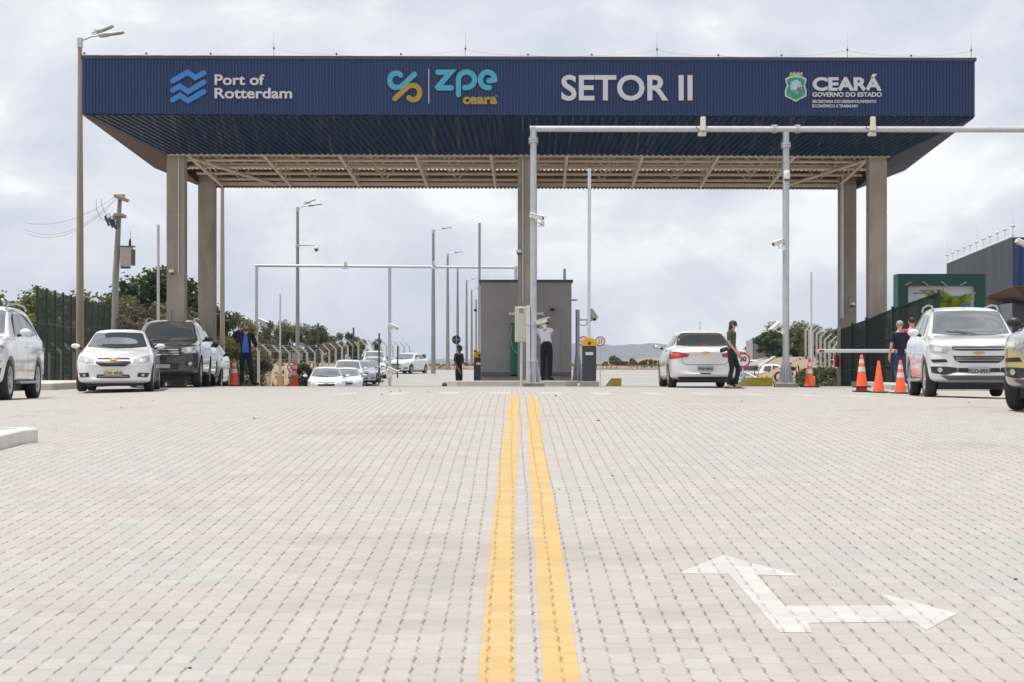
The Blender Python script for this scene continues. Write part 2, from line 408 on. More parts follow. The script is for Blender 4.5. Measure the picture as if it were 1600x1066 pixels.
    def grid(s, fn, nu, nv, smooth=True):
        vs = [fn(i/nu, j/nv) for i in range(nu+1) for j in range(nv+1)]
        fs = [(i*(nv+1)+j, (i+1)*(nv+1)+j, (i+1)*(nv+1)+j+1, i*(nv+1)+j+1) for i in range(nu) for j in range(nv)]
        return s.add(vs, fs, smooth)
    def mesh(s, name, m, off=None):
        me = bpy.data.meshes.new(name)
        vs = s.v if off is None else [(x-off[0], y-off[1], z-off[2]) for x, y, z in s.v]
        me.from_pydata(vs, [], s.f); me.polygons.foreach_set('use_smooth', s.sm)
        if m: me.materials.append(m)
        me.update(); return me
def world_of(p):
    o = Vector((0,0,0))
    while p is not None: o += Vector(p.location); p = p.parent
    return o
def part(name, mb, m, parent=None, world=False, label=None):
    """one mesh object; world=True: the builder holds world coordinates"""
    off = world_of(parent) if (world and parent is not None) else None
    me = mb if isinstance(mb, bpy.types.Mesh) else mb.mesh(name, m, off)
    o = bpy.data.objects.new(name, me); C.objects.link(o)
    if parent is not None: o.parent = parent
    if label: o['label'] = label
    return o
def thing(name, label, cat, loc=(0,0,0), group=None, rz=0):
    o = bpy.data.objects.new(name, None); C.objects.link(o); o.location = loc; o.rotation_euler = (0,0,rz)
    o.empty_display_size = .2
    o['label'] = label; o['category'] = cat
    if group: o['group'] = group
    return o
def tag(o, label, cat, group=None):
    o['label'] = label; o['category'] = cat
    if group: o['group'] = group
    return o
def struct(name, mb, m, kind='structure'):
    o = part(name, mb, m); o['kind'] = kind; return o
def dup(root, loc, rz=None, label=None, scale=None):
    def cp(o, par):
        c = o.copy(); C.objects.link(c)
        if par is not None: c.parent = par
        for ch in list(o.children): cp(ch, c)
        return c
    kids = list(root.children)
    c = root.copy(); C.objects.link(c)
    for ch in kids: cp(ch, c)
    c.location = loc
    if rz is not None: c.rotation_euler = (c.rotation_euler[0], c.rotation_euler[1], rz)
    if scale: c.scale = scale
    if label: c['label'] = label
    return c
def corr(mb, a, b, c, d, pitch, depth, flip=1, nv=1):
    """corrugated sheet: a->b the long lower edge, d->c the upper one; ribs run from a to d"""
    a, b, c, d = map(Vector, (a, b, c, d))
    Lh = (b-a).length; n = max(2, int(round(Lh/pitch)))
    nrm = (b-a).cross(d-a).normalized()*flip
    pr = [(0,0),(.30,0),(.42,1),(.88,1)]
    us = [(i+p)/n for i in range(n) for p, _ in pr]+[1]; hs = [h for i in range(n) for _, h in pr]+[0]
    vs = []
    for u, h in zip(us, hs):
        for j in range(nv+1):
            t = j/nv
            vs.append((a.lerp(b, u)).lerp(d.lerp(c, u), t)+nrm*h*depth)
    k = nv+1; fs = [(i*k+j, (i+1)*k+j, (i+1)*k+j+1, i*k+j+1) for i in range(len(us)-1) for j in range(nv)]
    return mb.add(vs, fs)
def text_mesh(name, body, size, m, depth=.02, offset=0., align='LEFT', sx=1., font=None, spacing=1.):
    cu = bpy.data.curves.new(name, 'FONT'); cu.body = body; cu.size = size; cu.extrude = depth; cu.offset = offset; cu.align_x = align; cu.space_character = spacing
    cu.resolution_u = 4
    o = bpy.data.objects.new(name, cu); C.objects.link(o)
    bpy.context.view_layer.update()
    me = bpy.data.meshes.new_from_object(o.evaluated_get(bpy.context.evaluated_depsgraph_get()))
    bpy.data.objects.remove(o); me.name = name
    me.materials.clear(); me.materials.append(m)
    for v in me.vertices: v.co.x *= sx
    return me
def place_mesh(name, me, parent, Mx, label=None):
    me.transform(Mx); o = bpy.data.objects.new(name, me); C.objects.link(o); o.parent = parent
    if label: o['label'] = label
    return o
def stroke(pts, w, ncap=8, caps=(True, True)):
    """outline of a thick polyline with mitred joins and round caps"""
    P2 = [Vector(p) for i, p in enumerate(pts) if i == 0 or (Vector(p)-Vector(pts[i-1])).length > 1e-4]; Ls = []; Rs = []; n = len(P2)
    for i, p in enumerate(P2):
        d0 = (P2[i]-P2[i-1]).normalized() if i > 0 else None
        d1 = (P2[i+1]-P2[i]).normalized() if i < n-1 else None
        if d0 is None: d0 = d1
        if d1 is None: d1 = d0
        t = (d0+d1).normalized(); nn = Vector((-t.y, t.x)); k = w/2/max(.35, nn.dot(Vector((-d0.y, d0.x))))
        Ls.append(p+nn*k); Rs.append(p-nn*k)
    out = list(Ls)
    def cap(c, a0, sgn=-1):
        return [c+Vector((math.cos(a0+sgn*math.pi*k/ncap), math.sin(a0+sgn*math.pi*k/ncap)))*w/2 for k in range(1, ncap)]
    if caps[1]:
        d = (P2[-1]-P2[-2]).normalized(); a = math.atan2(d.x, -d.y); out += cap(P2[-1], a)
    out += Rs[::-1]
    if caps[0]:
        d = (P2[0]-P2[1]).normalized(); a = math.atan2(d.x, -d.y); out += cap(P2[0], a)
    return [(v.x, v.y) for v in out]
def arc(cx, cy, r, a0, a1, n=14):
    return [(cx+r*math.cos(R(a0+(a1-a0)*i/n)), cy+r*math.sin(R(a0+(a1-a0)*i/n))) for i in range(n+1)]

#@@SETTING
# ================================================================== SETTING
def sheet(name, m, xs, ds, zf, dz=0.):
    mb = MB(); nx = len(xs)
    vs = [Vector((x, d, zf(x, d)+dz)) for d in ds for x in xs]
    fs = [(j*nx+i, j*nx+i+1, (j+1)*nx+i+1, (j+1)*nx+i) for j in range(len(ds)-1) for i in range(nx-1)]
    mb.add(vs, fs, True); return struct(name, mb, m)
xs = [-14+i*.5 for i in range(57)]
sheet("paved_apron", M_pav, xs, [-4+i*.5 for i in range(128)], gz)
tx = sorted(set([-14.5,14.5]+[i*1.0 for i in range(-26,27)]+[s*(26+i*4) for i in range(1,16) for s in (-1,1)]+[s*q for q in (110,160,260,500,1000,2500,6000) for s in (-1,1)]))
td = [-40,-20,-4]+[i*2. for i in range(0,32)]+[62+i*3 for i in range(1,45)]+[196+i*2 for i in range(1,11)]+[225,240,260,290,330,400,600,1200,3000,8000]
sheet("ground", M_soil, tx, td, lambda x, d: tz(x, d)-.06)
# asphalt road behind the gate
def lerpt(tb, d):
    for (a, b) in zip(tb, tb[1:]):
        if d <= b[0]: t = (d-a[0])/(b[0]-a[0]); return a[1]+(b[1]-a[1])*t
    return tb[-1][1]
RL = [(59,-9.3),(80,-10),(100,-10.2),(125,-9.3),(150,-8.6),(170,-12),(192,-26)]
RR = [(59,12),(100,14),(150,17),(175,24),(192,40)]
mb = MB(); dd = [59.5+i*2.5 for i in range(54)]; vs = []
for d in dd:
    a, b = lerpt(RL, d), lerpt(RR, d)
    for i in range(25):
        x = a+(b-a)*i/24; vs.append((x, d, max(gz(x, d), tz(x, d))+.012))
mb.add(vs, [(j*25+i, j*25+i+1, (j+1)*25+i+1, (j+1)*25+i) for j in range(len(dd)-1) for i in range(24)], True)
struct("road", mb, M_asph)
# kerb at the far side of the road
def kerb_line(mb, pts, w=.16, h=.16, inset=0.):
    n = len(pts)
    for k in range(n-1):
        a, b = Vector(pts[k]), Vector(pts[k+1]); d = (b-a).normalized(); s = d.cross(Vector((0,0,1)))*w/2
        lo = Vector((0,0,-.12)); hi = Vector((0,0,h))
        v = [a-s+lo, a+s+lo, b+s+lo, b-s+lo, a-s+hi, a+s+hi, b+s+hi, b-s+hi]
        mb.add(v, [(0,1,5,4),(1,2,6,5),(2,3,7,6),(3,0,4,7),(4,5,6,7)])
mb = MB()
kerb_line(mb, [(x, 193.3+.0*x, tz(x, 193)) for x in range(-60, 61, 4)])
kerb_line(mb, [(lerpt(RL, d)-.1, d, tz(lerpt(RL, d), d)) for d in range(62, 168, 5)])
kerb_line(mb, [(lerpt(RR, d)+.1, d, tz(lerpt(RR, d), d)) for d in range(64, 168, 5)])
struct("road_kerb", mb, M_kerb)

# near left kerbed island (a corner of it is in view)
def island(name, poly, h, mk, mt, kw=.14, cap=True):
    """raised kerbed platform: kerb ring + paved top"""
    mb = MB(); n = len(poly)
    cx = sum(p[0] for p in poly)/n; cy = sum(p[1] for p in poly)/n
    inn = []
    for i in range(n):
        p0, p1, p2 = Vector(poly[i-1]), Vector(poly[i]), Vector(poly[(i+1)%n])
        e0 = (p1-p0).normalized(); e1 = (p2-p1).normalized(); nn = (Vector((-e0.y, e0.x))+Vector((-e1.y, e1.x))).normalized()
        k = kw/max(.5, nn.dot(Vector((-e0.y, e0.x)))); inn.append(p1+nn*k)
    def Z(p, dz): return Vector((p[0], p[1], gz(p[0], p[1])+dz))
    b = .018
    for i in range(n):
        j = (i+1)%n; p, q, pi, qi = Vector(poly[i]), Vector(poly[j]), inn[i], inn[j]
        pb = p+(pi-p).normalized()*b; qb = q+(qi-q).normalized()*b
        mb.add([Z(p,-.1), Z(q,-.1), Z(q,h-b), Z(p,h-b), Z(qb,h), Z(pb,h), Z(qi,h), Z(pi,h), Z(qi,h-.05), Z(pi,h-.05)],
               [(0,1,2,3),(3,2,4,5),(5,4,6,7),(7,6,8,9)])
    struct(name+"_kerb", mb, mk)
    mt_ = MB(); r = delaunay_2d_cdt([p.copy() for p in inn], [], [list(range(n))], 1, 1e-6)
    mt_.add([Z(p, h-.012) for p in r[0]], [tuple(t) for t in r[2]]); struct(name+"_top", mt_, mt)
def seg_poly(poly, step=1.5):
    out = []
    for i in range(len(poly)):
        a, b = Vector(poly[i]), Vector(poly[(i+1)%len(poly)]); k = max(1, int((b-a).length/step))
        out += [tuple(a.lerp(b, t/k)) for t in range(k)]
    return out
g1 = G(57, 692); g0 = G(0, 706)
dirv = Vector((g1.x-g0.x, g1.y-g0.y)).normalized()
A = Vector((g1.x, g1.y)); B_ = A-dirv*9
island("traffic_island", seg_poly([tuple(B_), tuple(A+Vector((-.10,-.12))), tuple(A+Vector((0,.06))), tuple(A+Vector((-.16,.22))), (A.x-6, A.y+.5), (B_.x-6, B_.y)]), .15, M_kerbw, M_conc2 if False else M_kerb)
# booth island
island("booth_island", seg_poly([(-1.72,54.4),(-1.45,54.05),(1.4,53.95),(1.75,54.35),(1.75,66),(-1.72,66)], 2), .15, M_kerb, M_kerb)
# left pavement by the fence
island("left_pavement", seg_poly([(-16,48.5),(-11.35,50.5),(-10.9,52.0),(-10.9,60),(-16,60)], 2), .17, M_kerb, M_kerb)
island("right_pavement", seg_poly([(9.3,50.2),(10.0,50.2),(13.5,49.2),(13.5,58),(9.6,58)], 2), .13, M_kerb, M_kerb)

# painted markings, laid on the apron
def strip(name, m, rows):
    """rows = (py, px_left, px_right) in the photo, traced down to the ground"""
    mb = MB(); vs = []; G_ = [(G(l, y), G(r, y)) for y, l, r in rows]
    dense = []
    for (a, b) in zip(G_, G_[1:]):
        for k in range(10):
            t = k/10; dense.append((a[0].lerp(b[0], t), a[1].lerp(b[1], t)))
    dense.append(G_[-1])
    for l, r in dense:
        for t in (0, .5, 1):
            p = l.lerp(r, t); vs.append((p.x, p.y, gz(p.x, p.y)+.0022))
    mb.add(vs, [(i*3+k, i*3+k+1, i*3+k+4, i*3+k+3) for i in range(len(dense)-1) for k in (0, 1)])
    return struct(name, mb, m)
strip("yellow_centre_line", M_yel, [(1160,738,803),(1066,747,805),(950,757.5,804),(832,768,803.5),(765,775.5,806),(705,783.6,809),(660,790,811),(620,797,813.5)])
strip("yellow_centre_line", M_yel, [(1160,857,925),(1066,849,907.5),(950,841,890),(832,834,874),(765,829.5,862),(705,825,850.5),(660,824,845),(620,823,840.5)])
def ground_poly(name, m, pts, dz=.0018):
    g = [G(*p) for p in pts]; n = len(g)
    # resample edges so that the sheet follows the ground
    mb = MB(); r = delaunay_2d_cdt([Vector((q.x, q.y)) for q in g], [], [list(range(n))], 1, 1e-6)
    bm = bmesh.new(); vv = [bm.verts.new((p.x, p.y, 0)) for p in r[0]]
    for t in r[2]:
        try: bm.faces.new([vv[i] for i in t])
        except ValueError: pass
    y0 = min(v.co.y for v in bm.verts); y1 = max(v.co.y for v in bm.verts); y = y0+.3
    while y < y1:
        bmesh.ops.bisect_plane(bm, geom=bm.verts[:]+bm.edges[:]+bm.faces[:], plane_co=(0, y, 0), plane_no=(0,1,0)); y += .3
    for v in bm.verts: v.co.z = gz(v.co.x, v.co.y)+dz
    for f in bm.faces:
        f.normal_update()
        if f.normal.z < 0: f.normal_flip()
    me = bpy.data.meshes.new(name); bm.to_mesh(me); bm.free(); me.materials.append(m)
    o = part(name, me, m); o['kind'] = 'structure'; return o
z7 = lambda x, y: (1000+x/2.963, 820+y/2.963)
ground_poly("white_arrow_marking", M_wht, [z7(*p) for p in [(390,140),(470,165),(750,240),(540,236),(672,380),(1185,376),(1108,318),(1290,365),(1470,415),(1325,492),(1265,452),(778,458),(795,500),(648,500),(410,230),(165,228)]])
for i in range(-5, 12):
    cxp = 940+i*79.5
    if 660 < cxp < 700: continue
    d0, d1 = 35.2, 38.6; x = PX(cxp, 36.9)
    mb = MB(); vs = []
    for k in range(7):
        d = d0+(d1-d0)*k/6
        vs += [(x-.19, d, gz(x-.19, d)+.002), (x+.19, d, gz(x+.19, d)+.002)]
    mb.add(vs, [(2*k, 2*k+1, 2*k+3, 2*k+2) for k in range(6)])
    struct("worn_white_marking", mb, M_wf)

# distant hills
mb = MB()
def ridge(px):
    return 562 - 24*math.exp(-((px-1010)/150)**2) - 12*math.exp(-((px-880)/60)**2) - 5*math.exp(-((px-1130)/60)**2) + 1.2*math.sin(px*.06)+.8*math.sin(px*.17+1)
vs = []; n = 90
for i in range(n+1):
    px = 300+i*14; D = 6200
    top = max(1, (HZ-ridge(px))/F*D)
    x = PX(px, D)
    for (f, h) in ((-1500,-20),(-800,.35),(-300,.8),(0,1),(300,.7),(500,-.3)):
        z = top*h if h > -1 and h > 0 else -20
        vs.append((x*(1+f/D), D+f, z+(6*math.sin(px*.3+f) if h == .8 or h == .35 else 0)))
mb.add(vs, [(i*6+k, (i+1)*6+k, (i+1)*6+k+1, i*6+k+1) for i in range(n) for k in range(5)], True)
struct("distant_hills", mb, mat("hill_scrub", (.09, .10, .095), .95, 0, .25, .004))

# the air: a closed haze box round camera and scene
mb = MB(); mb.box((0, 3300, 145), (20000, 7100, 330))
hz = struct("haze", mb, None, 'stuff')
hm = bpy.data.materials.new("haze_air"); hm.use_nodes = True; hm.node_tree.nodes.clear()
ho = hm.node_tree.nodes.new("ShaderNodeOutputMaterial"); pv = hm.node_tree.nodes.new("ShaderNodeVolumePrincipled")
pv.inputs['Color'].default_value = (.74, .83, 1, 1); pv.inputs['Density'].default_value = .00011; pv.inputs['Anisotropy'].default_value = .1
hm.node_tree.links.new(pv.outputs[0], ho.inputs['Volume']); hz.data.materials.append(hm)

# ================================================================== GATE CANOPY
CX0, YF, YB, HW, ZB, ZT = .44, 54.5, 64.9, 11.86, 6.81, 8.30
IN, ZL = 1.84, 6.03
def T(x, y, z):      # the canopy's slight fall to the back and to the right
    return Vector((x+(y-YF)*.0122, y, z-.0384*(y-YF)-.0029*(x-CX0)))
cano = thing("gate_canopy", "huge navy blue corrugated canopy on concrete columns spanning the whole gateway", "canopy", (CX0, 59.7, -.4))
def Q(name, m, fn, **k):
    mb = MB(); fn(mb); return part(name, mb, m, cano, True, **k)
xl, xr = CX0-HW, CX0+HW
Q("front_fascia", M_navy, lambda b: corr(b, T(xl,YF,ZB), T(xr,YF,ZB), T(xr,YF,ZT), T(xl,YF,ZT), .086, .022))
Q("rear_fascia", M_navy, lambda b: corr(b, T(xr,YB,ZB), T(xl,YB,ZB), T(xl,YB,ZT), T(xr,YB,ZT), .25, .03))
Q("left_fascia", M_navy, lambda b: corr(b, T(xl,YB,ZB), T(xl,YF,ZB), T(xl,YF,ZT), T(xl,YB,ZT), .15, .03))
Q("right_fascia", M_navy, lambda b: corr(b, T(xr,YF,ZB), T(xr,YB,ZB), T(xr,YB,ZT), T(xr,YF,ZT), .15, .03))
il, ir, yf2, yb2 = xl+IN, xr-IN, YF+IN, YB-IN
# streaky soffit: rain-washed dust runs down the navy sheet
ms = M_navy.copy(); ms.name = "streaked_navy_sheet"
nt = ms.node_tree; b = nt.nodes['Principled BSDF']; lk = b.inputs['Base Color'].links[0].from_socket
c = nt.nodes.new("ShaderNodeTexCoord"); mp_ = nt.nodes.new("ShaderNodeMapping"); mp_.inputs['Scale'].default_value = (5.5, .22, .12)
n_ = nt.nodes.new("ShaderNodeTexNoise"); n_.inputs['Scale'].default_value = 1.5; n_.inputs['Detail'].default_value = 5; n_.inputs['Roughness'].default_value = .8
nt.links.new(c.outputs['Object'], mp_.inputs[0]); nt.links.new(mp_.outputs[0], n_.inputs['Vector'])
rr_ = nt.nodes.new("ShaderNodeValToRGB"); rr_.color_ramp.elements[0].position = .54; rr_.color_ramp.elements[1].position = .68
rr_.color_ramp.elements[0].color = (0,0,0,1); rr_.color_ramp.elements[1].color = (.8,.8,.8,1)
nt.links.new(n_.outputs[0], rr_.inputs[0]); mx_ = nt.nodes.new("ShaderNodeMixRGB"); nt.links.new(rr_.outputs[0], mx_.inputs[0])
dk = nt.nodes.new("ShaderNodeMixRGB"); dk.blend_type = 'MULTIPLY'; dk.inputs[0].default_value = 1; dk.inputs[2].default_value = (.95, .82, .56, 1); nt.links.new(lk, dk.inputs[1])
nt.links.new(dk.outputs[0], mx_.inputs[1]); mx_.inputs[2].default_value = (.13, .12, .105, 1); nt.links.new(mx_.outputs[0], b.inputs['Base Color'])
Q("front_soffit", ms, lambda b: corr(b, T(il,yf2,ZL), T(ir,yf2,ZL), T(xr,YF,ZB), T(xl,YF,ZB), .165, .035))
Q("rear_soffit", M_roofin, lambda b: corr(b, T(ir,yb2,ZL-.06), T(il,yb2,ZL-.06), T(xl,YB,ZB), T(xr,YB,ZB), .115, .035))
Q("left_soffit", M_brown, lambda b: corr(b, T(il,yb2,ZL-.06), T(il,yf2,ZL), T(xl,YF,ZB), T(xl,YB,ZB), .2, .035), label="navy underside panel at the left end, coloured brown for reflected light")  # light reflected onto a navy panel is put into this brown
Q("right_soffit", mat("grey_blue_sheet", (.06,.075,.14), .5, 0, .12, .7), lambda b: corr(b, T(ir,yf2,ZL), T(ir,yb2,ZL-.06), T(xr,YB,ZB), T(xr,YF,ZB), .2, .035))
Q("inner_lining", M_roofin, lambda b: (corr(b, T(xl+.1,YB-.07,ZB-.02), T(xr-.1,YB-.07,ZB-.02), T(xr-.1,YB-.07,ZT-.1), T(xl+.1,YB-.07,ZT-.1), .25, .03)))
Q("edge_flashing", M_trim, lambda b: [b.box(tuple(T((xl+xr)/2,YF-.01,ZT+.02)), (2*HW+.1,.10,.09), rot=(0,.0029,0)),
                                     b.box(tuple(T(xl,(YF+YB)/2,ZT+.02)), (.10,YB-YF-.1,.07), rot=(-.0384,0,-.0122)), b.box(tuple(T(xr,(YF+YB)/2,ZT+.02)), (.10,YB-YF-.1,.07), rot=(-.0384,0,-.0122)),
                                     b.box(tuple(T((xl+xr)/2,YB+.01,ZT+.02)), (2*HW,.1,.09), rot=(0,.0029,0))])
Q("roof_sheet", M_roofin, lambda b: corr(b, T(xl+.1,YF+.1,ZT-.28), T(xr-.1,YF+.1,ZT-.28), T(xr-.1,YB-.1,ZT-.32), T(xl+.1,YB-.1,ZT-.32), .25, .04))
# lattice: longitudinal purlins, cross trusses
for k in range(7):
    y = yf2+.15+(yb2-yf2-.3)*k/6; z = ZL+.02 if k in (0, 6) else ZL+(.62 if k % 2 else .30)
    Q("purlin", M_beige, lambda b: b.box(tuple(T(CX0, y, z)), (2*HW-2*IN-.1, .07 if k % 2 else .10, .055 if k % 2 else .10), rot=(0, .0029, 0)))
for k in range(5):
    y = yf2+.6+(yb2-yf2-1.2)*k/4
    Q("upper_purlin", M_beige, lambda b: b.box(tuple(T(CX0, y, ZL+1.15)), (2*HW-1.6, .06, .12), rot=(0, .0029, 0)))
for k in range(10):
    x = il+.55+(ir-il-1.1)*k/9
    def tr(b, x=x):
        b.tube(T(x,yf2+.03,ZL+.03), T(x,yb2-.05,ZL-.02), .045, n=8)
        b.tube(T(x,YF+.4,ZL+1.3), T(x,YB-.4,ZL+1.3), .045, n=8)
        m = 6
        for j in range(m):
            y0 = yf2+.1+(yb2-yf2-.2)*j/m; y1 = yf2+.1+(yb2-yf2-.2)*(j+1)/m; ym = (y0+y1)/2
            b.tube(T(x,y0,ZL+.03), T(x,ym,ZL+1.28), .026, n=6); b.tube(T(x,ym,ZL+1.28), T(x,y1,ZL+.03), .026, n=6)
    Q("cross_truss", M_beige, tr)
for y in (56.9, 58.3, 59.7, 61.1, 62.4):       # lattice girders along the length, W-shaped web
    def gr(b, y=y):
        b.tube(T(il+.1,y,ZL+.1), T(ir-.1,y,ZL+.1), .045, n=8); b.tube(T(il+.1,y,ZL+1.25), T(ir-.1,y,ZL+1.25), .045, n=8)
        m = 18
        for j in range(m):
            x0 = il+.1+(ir-il-.2)*j/m; x1 = il+.1+(ir-il-.2)*(j+1)/m; z0, z1 = (ZL+.1, ZL+1.25) if j % 2 else (ZL+1.25, ZL+.1)
            b.tube(T(x0,y,z0), T(x1,y,z1), .03, n=6)
    Q("lattice_girder", M_beige, gr)
for (a, c) in (((il+.2, yf2+.1), (il+2.2, yb2-.1)), ((ir-.2, yf2+.1), (ir-2.2, yb2-.1))):
    Q("wind_brace", M_beige, lambda b: b.tube(T(a[0],a[1],ZL+.05), T(c[0],c[1],ZL+.0), .05, n=8))
cols = [(276.5,57.),(823,57.),(1369.5,57.),(324,62.4),(826,62.4),(1323.5,62.4)]
for px, D in cols:
    x = PX(px, D)
    def cf(b):
        z0 = -.9; zt = ZL+.25-.0384*(D-YF)
        edges = [z0, 1.42, 2.72, 4.4, zt]
        for a, c in zip(edges, edges[1:]):
            b.box((x, D, (a+c)/2), (.50, .50, c-a-.012), bev=.02)
        b.box((x, D, (z0+zt)/2), (.488, .488, zt-z0-.02))
        b.box((x, D, zt+.04), (.62, .62, .07))
    co = Q("column", M_conc, cf)
    dp = MB(); sx = .09
    if D < 60 and px < 1300:
        dp.path([(x+sx-(.2 if px > 700 else 0), D-.285, ZL-.1), (x+sx-(.2 if px > 700 else 0), D-.285, 2.7 if px < 400 else 1.9)], .022, 6)
        part("conduit", dp, M_galv, cano if False else co, True)
    elif D > 60 and px > 1300:
        dp.path([(x-.2, D-.30, ZL-.35), (x-.2, D-.30, 1.6)], .05, 8); part("conduit", dp, M_galvw, co, True)
# little dome cameras on the columns
def dome_cam(x, y, z, lab, side=1):
    t = thing("dome_camera", lab, "security camera", (x, y, z))
    a = MB(); a.box((0, .06, 0), (.07, .16, .05), bev=.01); part("bracket", a, M_white, t)
    b = MB(); b.lathe([(.001,.07),(.07,.06),(.08,0),(.075,-.02)], Matrix.Translation((0,-.08,0))); part("housing", b, M_white, t)
    c = MB(); c.lathe([(.07,-.015),(.06,-.06),(.035,-.085),(.001,-.095)], Matrix.Translation((0,-.08,0))); part("dome", c, M_glass, t)
dome_cam(PX(269,56.7), 56.68, (HZ-425)/F*56.7, "small dome camera on the front-left concrete column")
dome_cam(PX(811,56.7), 56.68, (HZ-394)/F*56.7, "small dome camera on the middle concrete column beside its conduit")
dome_cam(PX(1332,62), 62.08, (HZ-476)/F*62, "small dome camera on the rear right concrete column")
# lightning rods with conductor wire
def rods():
    ys = YF+.12
    xsr = [PX(p, YF) for p in (130, 227, 328, 427, 525, 626, 727, 825, 925, 1027, 1123, 1222, 1325, 1425, 1519)]
    tops = []
    for i, x in enumerate(xsr):
        tall = i in (3, 6, 9, 12, 14)
        b = MB(); z0 = T(x, ys, ZT)
        hh = .42 if tall else .12
        b.tube(z0-Vector((0,0,.02)), z0+Vector((0,0,hh)), .007, n=6)
        if tall: b.tube(z0+Vector((0,0,hh)), z0+Vector((.0,0,hh+.38)), .0025, .0015, n=5)
        b.ell(z0+Vector((0,0,.15 if not tall else .30)), (.028,.028,.03), 8, 6)
        part("lightning_rod", b, M_trim, cano, True); tops.append(z0+Vector((0,0,.13 if not tall else .27)))
    b = MB(); pts = []
    for a, c in zip(tops, tops[1:]):
        for k in range(5): t = k/5; p = a.lerp(c, t); p.z -= .07*4*t*(1-t)*.6; pts.append(p)
    pts.append(tops[-1]); b.path(pts, .006, 5); part("conductor_wire", b, M_galv, cano, True)
rods()

# ------------------------------------------------------------------ lettering on the fascia
FY = YF-.052
def FP(px, py):
    return Vector((PX(px, FY), FY, (HZ-py)/F*FY))
def fmat(px, py):        # local x right, y up, z towards the viewer
    return Matrix.Translation(FP(px, py)) @ Matrix(((1,0,0,0),(0,0,-1,0),(0,1,0,0),(0,0,0,1)))
s = FY/F                 # metres per photo pixel on the fascia
def sign_thing(name, label, px, py): return thing(name, label, "wall sign", FP(px, py))
def ftext(parent, body, px, py, capx, m, width_px, off=.012, name="lettering"):
    """baseline-left at (px,py), cap height capx px, fitted to width_px"""
    size = capx*s/.69
    me = text_mesh(name, body, size, m, .03, off*size)
    xsv = [v.co.x for v in me.vertices]; wd = max(xsv)-min(xsv); k = width_px*s/wd; x0 = min(xsv)
    for v in me.vertices: v.co.x = (v.co.x-x0)*k
    return place_mesh(name, me, parent, Matrix.Translation(-Vector(parent.location)) @ fmat(px, py))
def fstroke(parent, name, m, paths, zoff=0., dep=.045):
    mb = MB()
    for i, (pts, wd) in enumerate(paths):
        pl = stroke([(p[0]*s, -p[1]*s) for p in pts], wd*s)
        mb.prism(pl, Matrix.Translation((0, 0, 0)) @ fmat(0, 0) @ Matrix.Translation((0, 0, -.02+zoff+.0015*i)), dep)
    return part(name, mb, m, parent, True)
# fmat(0,0) maps local (x px*s, -y px*s) exactly onto photo pixel (x, y) at the fascia
t = sign_thing("port_sign", "sign reading Port of Rotterdam with three light blue wave stripes", 360, 135)
zz = lambda pts, ox, oy, k: [(ox+p[0]/k, oy+p[1]/k) for p in pts]
K = 4.44
for dy in (0, 64.5, 128):
    if dy == 0: pth = [(133,208),(238,148),(290,185),(350,152)]
    elif dy < 100: pth = [(133,272),(183,244),(240,282),(350,216)]
    else: pth = [(133,340),(183,308),(240,345),(350,281)]
    fstroke(t, "wave_stripe", M_blue, [(zz(pth, 240, 80, K), 8.2)])
ftext(t, "Port of", 335.5, 132.5, 15.5, M_letter, 78, .022)
ftext(t, "Rotterdam", 335.5, 153.5, 15.5, M_letter, 121, .022)
t = sign_thing("zone_sign", "sign with a cyan and gold looped emblem beside the word zpe and gold ceara", 690, 136)
c1 = [(318,172)]+[]
cy = zz(arc(262,203,46,-38,-262,16)[0:] if False else [(262+44*math.cos(R(a)), 203+50*math.sin(R(a))) for a in range(-45,-275,-14)]+[(296,248),(390,162)], 560, 80, K)
gd = [(2*(560+322/K)-x, 2*(80+246/K)-y) for x, y in cy]
fstroke(t, "cyan_loop", M_cyan, [(cy, 8.2)])
fstroke(t, "gold_loop", M_gld, [(gd, 8.2)], zoff=.012)
dv = MB(); dv.box(tuple(FP(670, 135)), (.02, .03, 54*s)); part("divider", dv, M_letter, t, True)
fstroke(t, "letter_z", M_cyan, [(zz([(552,148),(640,148),(551,250),(555,256),(645,256)], 560, 80, K), 8.4)])
fstroke(t, "letter_p", M_cyan, [(zz([(694,302),(694,200)]+[(750+56*math.cos(R(a)), 200+54*math.sin(R(a))) for a in range(180,440,14)]+[(738,255)], 560, 80, K), 8.2)])
fstroke(t, "letter_e", M_cyan, [(zz([(905,208),(946,200)]+[(896+50*math.cos(R(a)), 200+54*math.sin(R(a))) for a in range(-8,-268,-13)]+[(908,254)], 560, 80, K), 8.2)])
ftext(t, "ceara", 723, 162, 14.4, M_gld, 54, .045)
ac = MB(); ac.box(tuple(FP(776,150.5)), (3.5*s,.03,1.4*s), rot=(0,R(20),0)); part("accent", ac, M_cyan, t, True)
t = sign_thing("sector_sign", "large grey-white sign reading SETOR II on the canopy front", 980, 137)
ftext(t, "SETOR II", 877, 156, 37.5, M_letter, 205, .021)
t = sign_thing("state_sign", "sign with a green shield crest and the words CEARÁ GOVERNO DO ESTADO", 1300, 140)
ftext(t, "CEAR\u00c1", 1269.5, 141, 19, M_letter, 108, .040)
ftext(t, "GOVERNO DO ESTADO", 1269.5, 151.2, 6.6, M_letter, 108, .030)
ftext(t, "SECRETARIA DO DESENVOLVIMENTO", 1269.5, 161, 4.3, M_letter, 99.5, .022)
ftext(t, "ECONÔMICO E TRABALHO", 1269.5, 168, 4.3, M_letter, 70.5, .022)
sh = [(178,240),(200,228),(240,222),(282,228),(305,240),(302,262),(296,280),(306,312),(304,345),(270,362),(242,378),(212,362),(178,345),(176,312),(188,280),(182,262)]
